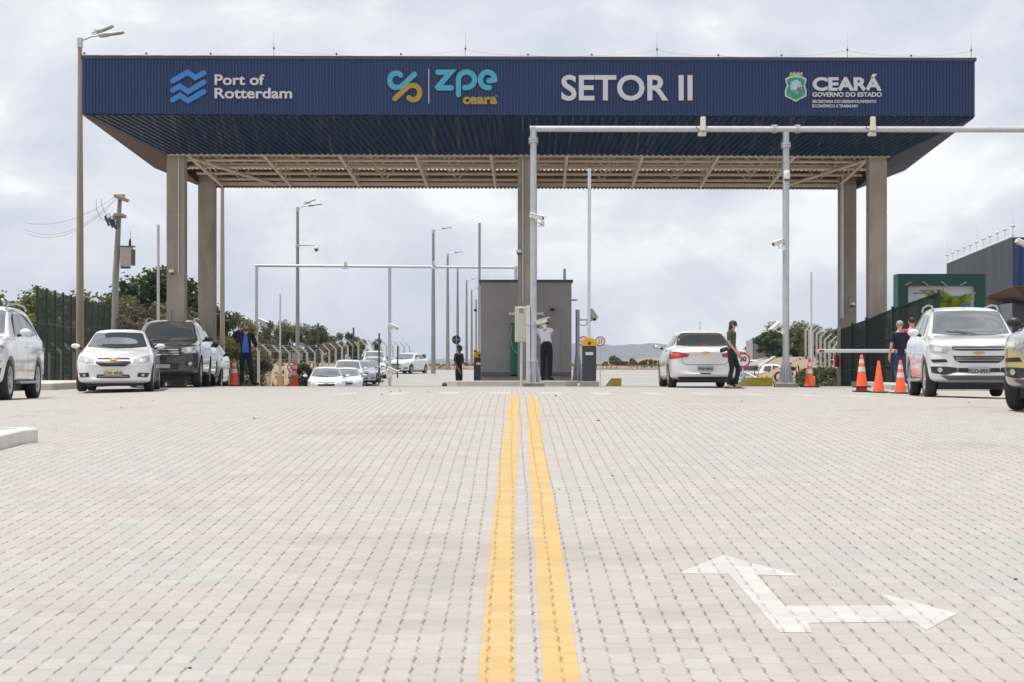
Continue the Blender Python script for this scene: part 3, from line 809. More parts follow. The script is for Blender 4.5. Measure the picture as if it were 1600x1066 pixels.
def fpoly(name, m, pts, zoff, dep=.03):
    mb = MB(); mb.prism([(p[0]*s, -p[1]*s) for p in pts][::-1], fmat(0, 0) @ Matrix.Translation((0,0,-.02+zoff)), dep); return part(name, mb, m, t, True)
shp = zz(sh, 1180, 60, 3.807); ccx, ccy = 1180+242/3.807, 60+298/3.807
fpoly("crest_border", M_letter, shp, 0)
fpoly("crest_field", M_green, [(ccx+(x-ccx)*.86, ccy+(y-ccy)*.88) for x, y in shp], .012)
fpoly("crest_disc", mat("crest_sky", (.30,.52,.62), .5), [(ccx+9*math.cos(a*.35), ccy-2+11*math.sin(a*.35)) for a in range(18)], .02)
fpoly("crest_sail", M_letter, [(ccx-6,ccy+5),(ccx-1,ccy-9),(ccx+1,ccy+5)], .026)
fpoly("crest_mound", mat("crest_brown", (.22,.12,.08), .5), [(ccx+1,ccy-1),(ccx+8,ccy-2),(ccx+7,ccy+5),(ccx+2,ccy+7)], .028)
fpoly("crest_wave", mat("crest_blue", (.05,.28,.6), .5), [(ccx-8,ccy+3),(ccx,ccy+2),(ccx+1,ccy+7),(ccx-4,ccy+8)], .030)
for a in (200, 230, 150, 120, 90, 60, 30, -20):
    q = (ccx+12.5*math.cos(R(a)), ccy+2+15.5*math.sin(R(a)))
    fpoly("crest_star", M_letter, [(q[0]+(1.2 if k % 2 else .5)*math.cos(k*math.pi/5), q[1]+(1.2 if k % 2 else .5)*math.sin(k*math.pi/5)) for k in range(10)], .030, .02)
fpoly("crest_crown", mat("crest_stone", (.45,.40,.27), .6), zz([(205,222),(203,208),(210,208),(210,202),(218,202),(218,208),(228,208),(228,200),(240,200),(240,208),(252,208),(252,200),(262,200),(262,208),(272,208),(272,202),(282,203),(280,222)], 1180, 60, 3.807), 0)
# leaf litter and grit lying on the paving
rnd = random.Random(3); mb = MB()
for _ in range(34):
    D = rnd.uniform(7.5, 44)**1.0; x = rnd.uniform(-.26, .26)*D; r_ = rnd.choice((.005,.006,.008,.010,.013))*(1 if D < 20 else 1.6)
    mb.ell((x, D, gz(x, D)+r_*.3), (r_, r_*rnd.uniform(.5,1.4), r_*.5), 6, 4)
struct("grit", mb, mat("grit_dark", (.09,.08,.07), .9), 'stuff')
#@@OBJECTS
# ================================================================== POLES, GANTRIES, GATE EQUIPMENT
def base_plate(b, x, y, z, r, h=.03):
    b.box((x, y, z+h/2), (r*2, r*2, h))
# --- front camera gantry
GD = 52.6
def bullet_cam(label, loc, rz, tilt=15, sc=1., group=None, arm=.35):
    """weatherproof bullet camera on a bracket; local +x is the pole side, the lens looks along -y"""
    t = thing("bullet_camera", label, "security camera", loc, group, rz); t.scale = (sc, sc, sc)
    Mx = Matrix.Rotation(R(tilt), 4, 'X')
    a = MB(); a.path([(arm, 0, -.16), (arm*.5, 0, -.16), (0, .03, -.12), (0, .03, -.04)], .018, 6); a.box((arm, 0, -.16), (.04, .10, .14)); part("bracket", a, M_white, t)
    b = MB(); b.box((0, 0, 0), (.12, .40, .11), rot=(R(tilt), 0, 0), bev=.02); part("housing", b, M_white, t)
    b = MB(); b.box(Mx @ Vector((0, -.03, .068)), (.15, .47, .02), rot=(R(tilt), 0, 0), bev=.008); part("sun_shield", b, M_white, t)
    c = MB(); c.tube(Mx @ Vector((0, -.19, 0)), Mx @ Vector((0, -.215, 0)), .043, n=12); part("lens", c, M_glass, t)
    d = MB(); d.path([(0, .16, -.06), (arm*.3, .14, -.20), (arm*.75, .05, -.24), (arm, .03, -.10)], .009, 5); part("cable", d, M_black, t)
    return t
t = thing("camera_gantry", "tall grey steel gantry whose long beam crosses in front of the canopy's right half", "gantry", (PX(833.5, GD), GD, gz(1, GD)))
xg = PX(833.5, GD); zb = (HZ-201.5)/F*GD; x2 = PX(1228, GD)
def post(px, x, zb_, foot, r=.085):
    b = MB(); z0 = gz(x, GD)
    b.tube((x, GD, z0+.1), (x, GD, zb_+.0), r, n=18)
    if foot:
        for k in range(8):
            a = k*math.pi/4+.2; 
            b.add([(x+math.cos(a)*.08, GD+math.sin(a)*.08, z0+.75), (x+math.cos(a)*.22, GD+math.sin(a)*.22, z0+.12), (x+math.cos(a)*.06, GD+math.sin(a)*.06, z0+.12),
                   (x+math.cos(a)*.08-math.sin(a)*.012, GD+math.sin(a)*.08+math.cos(a)*.012, z0+.75), (x+math.cos(a)*.22-math.sin(a)*.012, GD+math.sin(a)*.22+math.cos(a)*.012, z0+.12), (x+math.cos(a)*.06-math.sin(a)*.012, GD+math.sin(a)*.06+math.cos(a)*.012, z0+.12)],
                  [(0,1,2),(5,4,3),(0,3,4,1)])
    b.box((x, GD, z0+.11), (.46, .46, .03))
    for sx in (-1,1):
        for sy in (-1,1): b.tube((x+sx*.18, GD+sy*.18, z0+.12), (x+sx*.18, GD+sy*.18, z0+.17), .018, n=6)
    po = part("post", b, M_galv, t, True)
    c = MB(); c.tube((x, GD, zb_-.34), (x, GD, zb_-.30), .125, n=18); c.tube((x, GD, zb_-.40), (x, GD, zb_-.36), .125, n=18)
    for k in range(6):
        a = k*math.pi/3; c.tube((x+.107*math.cos(a), GD+.107*math.sin(a), zb_-.45), (x+.107*math.cos(a), GD+.107*math.sin(a), zb_-.25), .011, n=5)
    part("flange", c, M_galv, po, True)
    q = MB(); q.box((x, GD, z0+.02), (.56, .56, .17), bev=.02); part("pedestal", q, mat("pedestal_concrete", (.24,.21,.18), .9, 0, .2, 5, .3), t, True)
    return po
post(833.5, xg, zb+.05, True)
post(1228, x2, zb-.07, True)
b = MB(); b.tube((xg-.09, GD, zb), (PX(1760, GD), GD, zb-.02), .078, n=16)
bm_ = part("beam", b, M_galv, t, True)
c = MB()
for dx in (-.32, -.27, .27, .32):
    c.tube((x2+dx-.01, GD, zb-.005), (x2+dx+.01, GD, zb-.005), .115, n=16)
    for a in (60, 120, 240, 300): c.tube((x2+dx-.05, GD+.1*math.cos(R(a)), zb+.1*math.sin(R(a))), (x2+dx+.05, GD+.1*math.cos(R(a)), zb+.1*math.sin(R(a))), .01, n=5)
part("coupling", c, M_galv, bm_, True)
b = MB(); b.box((xg-.135, GD-.02, 1.0-.35), (.10, .10, 2.05), bev=.008); b.box((xg-.135, GD-.02, -.2), (.07,.07,.3)); part("cable_duct", b, M_galvw, t, True)
for z in (.25, 1.2):
    b = MB(); b.box((xg-.03, GD, z), (.32, .22, .025)); part("strap", b, M_galv, t, True)
# radar-like camera boxes on the beam
def beam_box(px, lab):
    x = PX(px, GD); t = thing("beam_camera", lab, "traffic camera", (x, GD-.09, zb+.0))
    a = MB(); a.box((0, .0, .11), (.135, .12, .38), rot=(R(-12), R(2), 0), bev=.02); part("housing", a, M_cream, t)
    a = MB(); a.box((-.03, -.03, -.16), (.21, .10, .085), bev=.012); part("infrared_lamp", a, M_cream, t)
    a = MB(); a.box((0, .06, -.03), (.17, .06, .22)); part("clamp", a, M_galv, t)
    a = MB(); a.path([(-.06, 0, .2), (-.15, 0, .14), (-.17, 0, .02), (-.1, .02, -.04)], .010, 6); part("cable", a, M_black, t)
beam_box(1098, "cream camera box on the gantry beam left of the beam's T-joint")
beam_box(1363, "cream camera box on the gantry beam right of the beam's T-joint, before the state crest")
bullet_cam("white bullet camera high on the middle gantry post below the canopy edge", (xg+.08, GD-.16, (HZ-340)/F*GD), R(62), 14, .95)
bullet_cam("white bullet camera low on the middle gantry post in front of the booth man", (xg+.22, GD-.2, (HZ-503)/F*GD), R(66), -14, .8, arm=.2)
bullet_cam("white bullet camera on the right gantry post at mid height, facing left", (x2-.22, GD-.12, (HZ-380)/F*GD), R(-50), 16, .9, arm=.25)
bullet_cam("white bullet camera on the right gantry post at head height, facing left", (x2-.28, GD-.12, (HZ-511)/F*GD), R(-50), 32, .85, arm=.3)
t = thing("globe_camera", "white cylindrical dome camera on the right gantry post just under the canopy lip", "security camera", (x2, GD-.17, (HZ-276)/F*GD))
a = MB(); a.lathe([(.001,.14),(.07,.13),(.082,.08),(.082,-.06),(.075,-.08)], n=18); part("housing", a, M_white, t)
a = MB(); a.lathe([(.075,-.08),(.065,-.12),(.03,-.14),(.001,-.145)], n=18); part("dome", a, M_glass, t)
a = MB(); a.box((0,.06,-.16),(.05,.14,.12)); part("bracket", a, M_galv, t)
# meter cabinet beside the middle post
D = 53.6; x = PX(813.5, D)
t = thing("meter_cabinet", "beige metal cabinet on a thin pipe left of the middle gantry post", "cabinet", (x, D, gz(x, D)))
a = MB(); a.box((x, D, (HZ-507)/F*D), (.30, .20, .92), bev=.012); cb = part("cabinet_box", a, M_cream, t, True)
a = MB(); a.box((x-.005, D-.103, (HZ-507)/F*D), (.255, .012, .86), bev=.004); dr = part("door", a, M_cream, cb, True)
a = MB(); a.box((x+.02, D-.111, (HZ-486)/F*D), (.12, .006, .13)); part("warning_label", a, mat("label_olive", (.30,.28,.14), .6), dr, True)
a = MB(); a.tube((x+.02, D, gz(x, D)), (x+.02, D, .75), .035, n=10); part("pipe", a, M_galvw, t, True)
dome_cam(PX(812, 55.5), 55.9, (HZ-394)/F*55.9, "round junction lamp on the conduit of the middle column") if False else None

# --- rear camera gantry (left lanes)
D = 110
t = thing("camera_gantry", "thin pale gantry beyond the gate over the left lanes and car queue", "gantry", (PX(505,D), D, gz(PX(505,D),D)))
for px in (401, 609, 806):
    b = MB(); b.tube((PX(px,D), D, gz(PX(px,D),D)-.1), (PX(px,D), D, (HZ-416)/F*D), .085, n=12); part("post", b, M_galv, t, True)
b = MB(); b.tube((PX(399,D), D, (HZ-415)/F*D), (PX(830,D), D, (HZ-418.5)/F*D), .075, n=12); part("beam", b, M_galv, t, True)
def far_beam_box(px, D, lab):
    t = thing("beam_camera", lab, "traffic camera", (PX(px,D), D-.1, (HZ-415.5)/F*D), "camera boxes on the rear gantry beam")
    a = MB(); a.box((0,0,.12),(.13,.14,.24), bev=.02); part("housing", a, M_cream, t)
    a = MB(); a.box((-.02,-.02,-.13),(.24,.12,.10), bev=.01); part("infrared_lamp", a, M_cream, t)
far_beam_box(540, D, "small camera box on the left half of the rear gantry beam")
far_beam_box(678, D, "small camera box on the rear gantry beam before a street lamp pole")
for (px, py, rz, lab) in ((614,511,70,"white bullet camera high on the rear gantry's middle post"),(613,579,75,"white bullet camera low on the rear gantry's middle post, right side"),
                          (606,581,-70,"white bullet camera low on the rear gantry's middle post, left side"),(411,503,60,"white bullet camera at head height on the rear gantry's left post"),
                          (409,577,60,"white bullet camera low on the rear gantry's left post beside the suited man")):
    bullet_cam(lab, (PX(px,D), D-.2, (HZ-py)/F*D), R(rz), 20, 1.45, arm=-.18 if rz > 0 and px > 609 else .18)

# --- camera pole right of the booth
D = 60
x = PX(902.5, D); t = thing("camera_pole", "short grey steel camera pole with flared foot right of the booth", "pole", (x, D, gz(x, D)))
b = MB(); z0 = gz(x, D)+.12; b.tube((x, D, z0), (x, D, (HZ-484)/F*D), .062, n=14)
for k in range(6):
    a = k*math.pi/3; b.add([(x+.06*math.cos(a), D+.06*math.sin(a), z0+.9), (x+.17*math.cos(a), D+.17*math.sin(a), z0+.03), (x+.05*math.cos(a), D+.05*math.sin(a), z0+.03), (x+.06*math.cos(a)-.01*math.sin(a), D+.06*math.sin(a)+.01*math.cos(a), z0+.9), (x+.17*math.cos(a)-.01*math.sin(a), D+.17*math.sin(a)+.01*math.cos(a), z0+.03), (x+.05*math.cos(a)-.01*math.sin(a), D+.05*math.sin(a)+.01*math.cos(a), z0+.03)], [(0,1,2),(5,4,3),(0,3,4,1)])
b.box((x, D, z0+.015), (.4,.4,.03)); part("post", b, M_galv, t, True)
b = MB(); b.path([(x, D, (HZ-500)/F*D), (x+.35, D, (HZ-500)/F*D)], .02, 6); b.path([(x, D, (HZ-507)/F*D), (x+.2, D, (HZ-509)/F*D), (x+.35, D, (HZ-505)/F*D)], .014, 6); part("arm", b, M_galv, t, True)
bullet_cam("white bullet camera on the arm of the short pole right of the booth", (x+.42, D, (HZ-498)/F*D+.1), R(20), 30, 1.2, arm=-.1)

# --- boom barriers
def barrier(px, D, label, arm=None, top=None, group="boom barriers with raised arms", z0=None):
    x = PX(px, D); z0 = gz(x, D) if z0 is None else z0
    t = thing("boom_barrier", label, "barrier", (x, D, z0), group)
    a = MB(); a.box((0, 0, .07), (.50, .50, .14), bev=.01); part("plinth", a, mat("plinth_concrete", (.33,.31,.28), .9, 0, .12, 5, .3), t)
    a = MB(); a.box((0, 0, .60), (.36, .34, .92), bev=.015); cab = part("cabinet", a, M_dgrey, t)
    a = MB(); a.box((0, -.176, .86), (.20, .006, .075)); part("nameplate", a, M_sign, cab)
    a = MB(); a.prism([(-.19,0),(.19,0),(.19,.10),(.15,.17),(.06,.21),(-.06,.21),(-.15,.17),(-.19,.10)], Matrix.Translation((0, .19, 1.06)) @ Matrix(((1,0,0,0),(0,0,-1,0),(0,1,0,0),(0,0,0,1))), .38); hd = part("hood", a, M_sy, t)
    a = MB(); a.box((0, -.2, 1.13), (.07,.02,.07), rot=(0, R(45), 0)); part("hub", a, M_ink, hd)
    if arm:
        a = MB(); a.box((.0, -.02, (1.15+arm)/2), (.085, .05, arm-1.15), rot=(0, R(.2), 0), bev=.01); part("boom_arm", a, M_galvw, t)
    return t
barrier(920.5, 53.6, "boom barrier with yellow hood and raised arm right of the booth", arm=(HZ-264)/F*53.6+.40)
barrier(749, 67, "boom barrier with yellow hood and raised arm left of the booth, on the island", arm=(HZ-355)/F*67-gz(-1,67)-.0, z0=gz(-1,67)+.15)
for px, D, py, lab in ((249, 66, 351, "raised white barrier arm behind the black SUV"), (438.5, 108, 459, "thin raised white barrier arm on a yellow foot left of the queue"), (1266.5, 88, 425, "tall thin raised barrier arm behind the lone striped cone")):
    x = PX(px, D); z0 = gz(x, D)
    t = thing("boom_barrier", lab, "barrier", (x, D, z0))
    a = MB(); a.box((0, 0, .5), (.34, .34, 1.0), bev=.02); part("cabinet", a, M_sy if px != 249 else M_dgrey, t)
    zt_ = (HZ-py)/F*D-z0
    a = MB(); a.box((0, -.2, (zt_+.9)/2), (.085, .05, zt_-.9), bev=.01); part("boom_arm", a, M_galvw, t)
# lowered arm at the right
D = 50.5; x0, x1 = PX(1277, D), PX(1500, D); z = (HZ-548.5)/F*D
t = thing("boom_barrier", "boom barrier with its white arm lowered in front of the dark fence", "barrier", (x1, D, gz(x1, D)))
a = MB(); a.box(((x0+x1)/2, D, z), (x1-x0, .05, .085), rot=(0, R(-.05), 0), bev=.01); part("boom_arm", a, M_galvw, t, True)
a = MB(); a.box((x1+.1, D+.1, gz(x1,D)+.5), (.36,.34,1.0), bev=.02); part("cabinet", a, M_dgrey, t, True)
a = MB(); a.box((x0+.1, D-.03, z), (.12, .02, .06)); part("reflector", a, M_red, t, True)

# --- traffic signs
def post_sign(px, py, D, dia, label, build, poleto=None, back=False, cat="traffic sign"):
    x = PX(px, D); z = (HZ-py)/F*D; z0 = tz(x, D)-.1
    t = thing("traffic_sign", label, cat, (x, D, z0))
    a = MB(); a.tube((x, D+.04, z0), (x, D+.04, z+dia*.3), .03, n=8); part("post", a, M_galv, t, True)
    build(t, x, D, z, dia)
    return t
def V4(x, y, z): return Matrix.Translation((x, y, z)) @ Matrix(((1,0,0,0),(0,0,-1,0),(0,1,0,0),(0,0,0,1)))
def circ(r, n=28): return [(r*math.cos(2*math.pi*k/n), r*math.sin(2*math.pi*k/n)) for k in range(n)]
def round_sign(t, x, y, z, dia, inner=None):
    a = MB(); a.prism(circ(dia/2), V4(x, y, z), .012); rim = part("rim", a, M_signr, t, True)
    a = MB(); a.prism(circ(dia*.39), V4(x, y-.0125, z), .004); fc = part("face", a, M_sign, t, True)
    return fc
def s_arrows(t, x, y, z, d):
    fc = round_sign(t, x, y, z, d)
    for sx, up in ((-.13, -1), (.13, 1)):
        a = MB(); a.prism([(sx*d-.035*d, -.22*d),(sx*d+.035*d, -.22*d),(sx*d+.035*d, .22*d),(sx*d-.035*d, .22*d)], V4(x, y-.0168, z), .003)
        e = .24*d*up; h = .10*d*up; tri = [(sx*d-.08*d, e-h), (sx*d+.08*d, e-h), (sx*d, e+h*.3)]
        a.prism(tri if up > 0 else tri[::-1], V4(x, y-.0200, z), .003)
        part("arrow", a, M_ink, fc, True)
post_sign(938, 533.5, 122, .60, "round red-rimmed sign with two black arrows right of the yellow-topped barrier", s_arrows)
post_sign(911.5, 533.5, 119, .60, "red-rimmed sign with small black figures half behind the yellow-topped barrier", lambda t, x, y, z, d: [place_mesh("figures", text_mesh("figures", "5,0m", .18, M_ink, .003, .004, 'CENTER'), round_sign(t, x, y, z, d), Matrix.Translation(-world_of(t)) @ V4(x, y-.02, z-.06))])
def s_30(t, x, y, z, d):
    fc = round_sign(t, x, y, z, d)
    place_mesh("numerals", text_mesh("numerals", "30", .44*d/.6*.62, M_ink, .004, .010, 'CENTER'), fc, Matrix.Translation(-world_of(t)) @ V4(x, y-.022, z-.05))
post_sign(1161, 563, 92, .66, "round red-rimmed speed sign reading 30 beside the standing woman", s_30)
def s_s30(t, x, y, z, d):
    fc = round_sign(t, x, y, z, d)
    place_mesh("numerals", text_mesh("numerals", "30", .30, M_ink, .004, .008, 'CENTER'), fc, Matrix.Translation(-world_of(t)) @ V4(x, y-.022, z-.10))
post_sign(457, 574, 96, .50, "small red-rimmed speed sign behind the left striped cone", s_s30)
def s_back(t, x, y, z, d):
    a = MB(); a.prism(circ(d/2), V4(x, y, z), .012); rim = part("panel", a, M_ink, t, True)
    a = MB(); a.box((x, y-.03, z), (d*.96, .03, .02)); a.box((x, y-.03, z), (.02, .031, d*.96)); part("backing_rail", a, M_galv, rim, True)
post_sign(713, 531, 120, .52, "round sign seen from its black back with a cross rail, above the guard", s_back)
def s_rect(t, x, y, z, d):
    a = MB(); a.box((x, y-.02, z), (.62, .015, .42)); part("panel", a, mat("sign_back_grey", (.35,.33,.32), .6, .2), t, True)
post_sign(464.5, 558, 118, .6, "rectangular grey sign back on the lamp pole with the side camera", s_rect)

# --- street lamps
def lamp(px, ytop, D, w0, w1, m, label, lum='double', armdir=1, group=None, zoff=0.):
    x = PX(px, D); z0 = tz(x, D)-.1+zoff; zt_ = (HZ-ytop)/F*D
    t = thing("street_lamp", label, "street lamp", (x, D, z0), group)
    k = D/F
    a = MB(); n = 8
    a.path([(x, D, z0), (x, D, z0+(zt_-z0)*.5), (x, D, zt_)], [w0*k/2, (w0*.6+w1*.4)*k/2, w1*k/2], 12); part("pole", a, m, t, True)
    a = MB(); a.tube((x, D, zt_-.25), (x, D, zt_+.05), w1*k/2+.03, n=12); part("pole_cap", a, M_galv, t, True)
    sx = armdir
    a = MB(); a.path([(x, D, zt_-.05), (x+sx*.35, D, zt_+.10), (x+sx*.75, D, zt_+.16)], .035, 8)
    if lum == 'double': a.path([(x, D+.05, zt_-.05), (x+sx*.3, D+.3, zt_+.2), (x+sx*.55, D+.5, zt_+.3)], .035, 8)
    ar = part("arm", a, M_galv, t, True)
    def head(px_, py_, pz_, ry, ln=.72):
        b = MB(); rr = Euler((0, R(-ry)*sx, 0)).to_matrix()
        for (cx_, w_, h_, l_) in ((ln*.22, .20, .12, ln*.4), (ln*.66, .26, .06, ln*.62)):
            b.box(Vector((px_, py_, pz_))+rr @ Vector((sx*cx_, 0, 0)), (l_, w_, h_), rot=rr, bev=.02)
        b.tube(Vector((px_+sx*.1, py_, pz_+.06)), Vector((px_+sx*.1, py_, pz_+.16)), .035, n=8)
        hd = part("lamp_head", b, mat("lamp_grey", (.33,.34,.36), .5, .2), t, True)
        g = MB(); g.box(Vector((px_, py_, pz_))+rr @ Vector((sx*ln*.68, 0, -.036)), (ln*.45, .2, .012), rot=rr); part("lens", g, M_lamp, hd, True)
    head(x+sx*.6, D, zt_+.12, 8, .85 if lum == 'double' else .8)
    if lum == 'double': head(x+sx*.3, D+.5, zt_+.25, 22, .75)
    return t
lamp(125, 62, 66, 13.5, 6.5, M_conc2, "very tall concrete street lamp at the canopy's left end", 'double')
lamp(347.5, 255, 97, 8.5, 5, M_conc2, "concrete street lamp rising behind the canopy beside the rear left column")
t = lamp(465, 325, 118, 7.0, 4.2, M_conc3, "concrete street lamp with a dome camera on a side arm, behind the rear gantry", 'double')
D = 118; x = PX(465, D); z = (HZ-384)/F*D
a = MB(); a.path([(x, D, z), (x+.95, D, z+.02), (x+1.08, D, z)], .03, 8); a.tube((x,D,z-.08),(x,D,z+.08),.13,n=10); part("camera_arm", a, M_galv, t, True)
tt = thing("dome_camera", "dark dome camera hanging from the street lamp's side arm", "security camera", (x+1.08, D, z))
a = MB(); a.lathe([(.02,0),(.10,-.05),(.13,-.10),(.13,-.18)]); part("housing", a, M_white, tt)
a = MB(); a.lathe([(.125,-.18),(.12,-.26),(.07,-.33),(.001,-.35)]); part("dome", a, M_glass, tt)
for px, yt, D, lab in ((677,360,152,"tallest of the row of far street lamps along the road"),(699.5,397,187,"second far street lamp of the row along the road, counted from the left"),
                       (715,420,218,"third far street lamp of the row, above the round black sign"),(729,438,246,"fourth far street lamp of the row left of the booth"),
                       (737,453,275,"far street lamp just left of the booth's raised barrier arm"),(743.5,468,300,"farthest and lowest street lamp close to the booth wall")):
    lamp(px, yt, D, 7.5*152/D, 3.8*152/D, M_conc3, lab, 'single', 1, "street lamps along the far road")
# --- utility pole with transformer
D = 92; x0, x1 = PX(180, D), PX(187.5, D); z1 = (HZ-306)/F*D; z0 = tz(x0, D)-.3; k = D/F
t = thing("utility_pole", "leaning concrete utility pole with wires and fuse gear at its top", "utility pole", (x0, D, z0))
zz_ = lambda py: (HZ-py)/F*D
a = MB(); a.path([(PX(178,D), D, z0), (PX(181,D), D, zz_(430)), (x1, D, z1)], [.17, .15, .09], 10); part("pole", a, M_conc3, t, True)
a = MB(); a.box((PX(190,D), D, zz_(310)), (.42, 1.5, .16), rot=(0, R(20), 0), bev=.03); a.box((PX(186.5,D), D, zz_(306)), (.5,.16,.14), bev=.02); part("crossarm", a, M_conc2, t, True)
a = MB(); a.box((PX(187.5,D), D, zz_(337)), (.35,1.3,.14), bev=.02); a.box((PX(182,D), D-.2, zz_(341)), (.25,.3,.2), bev=.02); part("lower_crossarm", a, M_conc3, t, True)
for dx, dy_ in ((165,345),(171,348),(176,350)):
    a = MB(); p0 = Vector((PX(dx,D), D-.1, zz_(dy_-7))); p1 = Vector((PX(dx+6,D), D-.1, zz_(dy_+8)))
    a.path([p0, p0.lerp(p1,.3), p0.lerp(p1,.7), p1], [.05,.07,.05,.06], 8); a.path([p0, p0+Vector((.18,0,.12)), p1+Vector((.18,0,.1)), p1], .02, 5); part("fuse_cutout", a, M_trim, t, True)
for (pa, pb, sag) in (((182,306),(-60,318),.5), ((181,310),(-60,330),.8), ((182,312),(-60,336),.8)):
    a = MB(); A_ = Vector((PX(pa[0],D), D, zz_(pa[1]))); B2 = Vector((PX(pb[0],D), D+12, zz_(pb[1])))
    a.path([A_.lerp(B2, i/12)-Vector((0,0,sag*4*(i/12)*(1-i/12))) for i in range(13)], .007, 5); part("overhead_wire", a, M_trim, t, True)
for (x_, y_) in ((150,336),(158,330)):
    a = MB(); a.path([(PX(x_,D), D, zz_(311)), (PX(x_+1,D), D, zz_(y_-8)), (PX(x_+8,D), D, zz_(y_+6)), (PX(x_+17,D), D, zz_(345))], .010, 5); part("jumper_wire", a, M_trim, t, True)
tt = thing("transformer", "grey pole-mounted transformer with a black bushing on top", "transformer", (PX(201,D), D-.3, zz_(421)))
a = MB(); a.box((PX(199.5,D), D-.3, zz_(400.5)), (.50, .45, .86), bev=.02); part("tank", a, mat("transformer_grey", (.40,.38,.37), .5, .1, .08), tt, True)
a = MB()
for i in range(6): a.box((PX(210.5,D), D-.5+i*.08, zz_(403)), (.09,.02,.72))
part("radiator", a, mat("radiator_dark", (.12,.11,.11), .6), tt, True)
a = MB(); a.box((PX(201.5,D), D-.3, zz_(386)), (.62,.5,.05)); part("lid", a, M_trim, tt, True)
a = MB(); a.path([(PX(205,D), D-.3, zz_(386)), (PX(205,D), D-.3, zz_(380)), (PX(205.3,D), D-.3, zz_(374))], [.05,.06,.04], 8); a.tube((PX(205.3,D), D-.3, zz_(374)), (PX(205.8,D), D-.3, zz_(362)), .01, n=5); part("bushing", a, M_ink, tt, True)
a = MB(); a.box((PX(199,D), D-.3, zz_(418.5)), (.36,.3,.1)); a.path([(PX(190,D), D-.1, zz_(385)), (PX(188,D), D-.1, zz_(392)), (PX(190,D), D-.1, zz_(420))], .03, 6); part("hanger", a, M_trim, tt, True)

# --- steel posts of the wire fence on the left
for px, yt, D in ((421,501,112),(496.6,505,118),(552,512,124),(592,521,130),(621,541,140)):
    x = PX(px, D); t = MB(); t.path([(x, D, tz(x,D)-.3), (x+.02, D, (HZ-yt)/F*D)], .055, 8)
    tag(part("steel_post", t, mat("dark_steel_post", (.07,.065,.06), .6)), "thin dark steel post standing among the concrete fence posts by the car queue", "post", "thin steel posts by the left fence")

# ------------------------------------------------------------------ booth
D = 59.5; xa, xb = PX(751, D), PX(893, D); zt_ = (HZ-441)/F*D; zf_ = gz(0, D)+.13; xm = (xa+xb)/2
t = thing("guard_booth", "flat-roofed grey rendered guard booth behind the middle column", "booth", (xm, D+1.6, zf_))
a = MB()
yf = D; dx0, dx1 = PX(857, D), PX(889, D); wy = 3.6
door0, door1 = PX(862, D), PX(869, D)
a.box((xm, yf+wy/2, (zf_+zt_)/2), (xb-xa, wy, zt_-zf_)); part("wall", a, M_booth, t, True)
a = MB(); a.box((xm, yf+wy/2, zt_+.035), (xb-xa+.09, wy+.1, .07)); part("roof_edge", a, M_trim, t, True)
a = MB(); a.box((PX(864,D), yf-.012, (HZ-555)/F*D), (.40, .03, (HZ-515)/F*D-(HZ-595)/F*D)); part("door", a, M_boothl, t, True)
a = MB(); a.box((PX(853,D), yf-.02, (HZ-566)/F*D), (.22, .03, 1.0)); part("recess_shade_panel", a, mat("recess_shade", (.045,.045,.05), .4), t, True)  # flat panel, its dark colour stands for the shade in a recess
a = MB(); a.box((PX(822,D), yf-.03, (HZ-490.5)/F*D), (1.02, .09, .085), bev=.01); a.box((PX(848,D), yf-.08, (HZ-492)/F*D), (.10,.2,.03), rot=(0,R(25),0)); part("strip_lamp", a, M_white, t, True)
a = MB(); a.box((PX(808,D), yf-.015, (HZ-546)/F*D), (.38, .03, 1.55)); part("window_recess_shade", a, mat("recess_shade_grey", (.11,.10,.10), .6), t, True)  # flat sheet on the wall, the window recess's shade put into its grey
a = MB(); a.box((PX(804.5,D), yf-.04, (HZ-546)/F*D), (.25, .04, 1.47)); gp = part("green_panel", a, mat("green_sheet", (.01,.15,.11), .4, 0, .1, 3), t, True)
a = MB(); a.path([(PX(800,D), yf-.08, (HZ-508)/F*D), (PX(798,D), yf-.09, (HZ-530)/F*D), (PX(801,D), yf-.09, (HZ-545)/F*D), (PX(809,D), yf-.09, (HZ-553)/F*D)], .014, 6); part("hose", a, mat("hose_green", (.30,.5,.33), .5), gp, True)
a = MB(); a.box((PX(896,D), yf+.3, (HZ-468.5)/F*D), (.25, .12, .035)); part("roof_spout", a, M_trim, t, True)
a = MB(); a.tube((PX(885,D), yf+2, zt_), (PX(885,D), yf+2, (HZ-420)/F*61.5), .04, n=8); part("vent_pipe", a, M_galv, t, True)
a = MB(); a.box((PX(822,D), yf-.02, (HZ-585)/F*D), (2.6, .02, .12)); part("skirting", a, mat("skirting_grey", (.16,.15,.15), .8), t, True)
tc_ = thing("bullet_camera", "small dark camera on the booth wall above the man in the white shirt", "security camera", (PX(863,D), yf-.1, (HZ-484)/F*D))
a = MB(); a.tube((0,.1,0),(0,0,0),.03,n=8); part("bracket", a, M_white, tc_); a = MB(); a.tube((-.05,-.02,0),(.05,-.06,-.01),.04,n=10); part("housing", a, M_black, tc_)
tc_ = thing("pole_camera", "pair of small dark cameras on the thin mast left of the booth", "security camera", (PX(743.5,70), 70, 2.0))
a = MB(); a.tube((PX(744,70), 70, -.9), (PX(744,70), 70, (HZ-470)/F*70), .035, n=8); part("mast", a, M_galv, tc_, True)
for py in (485, 549):
    a = MB(); a.box((PX(742.8,70), 69.9, (HZ-py)/F*70), (.10,.12,.09), bev=.02); part("housing", a, M_black, tc_, True)

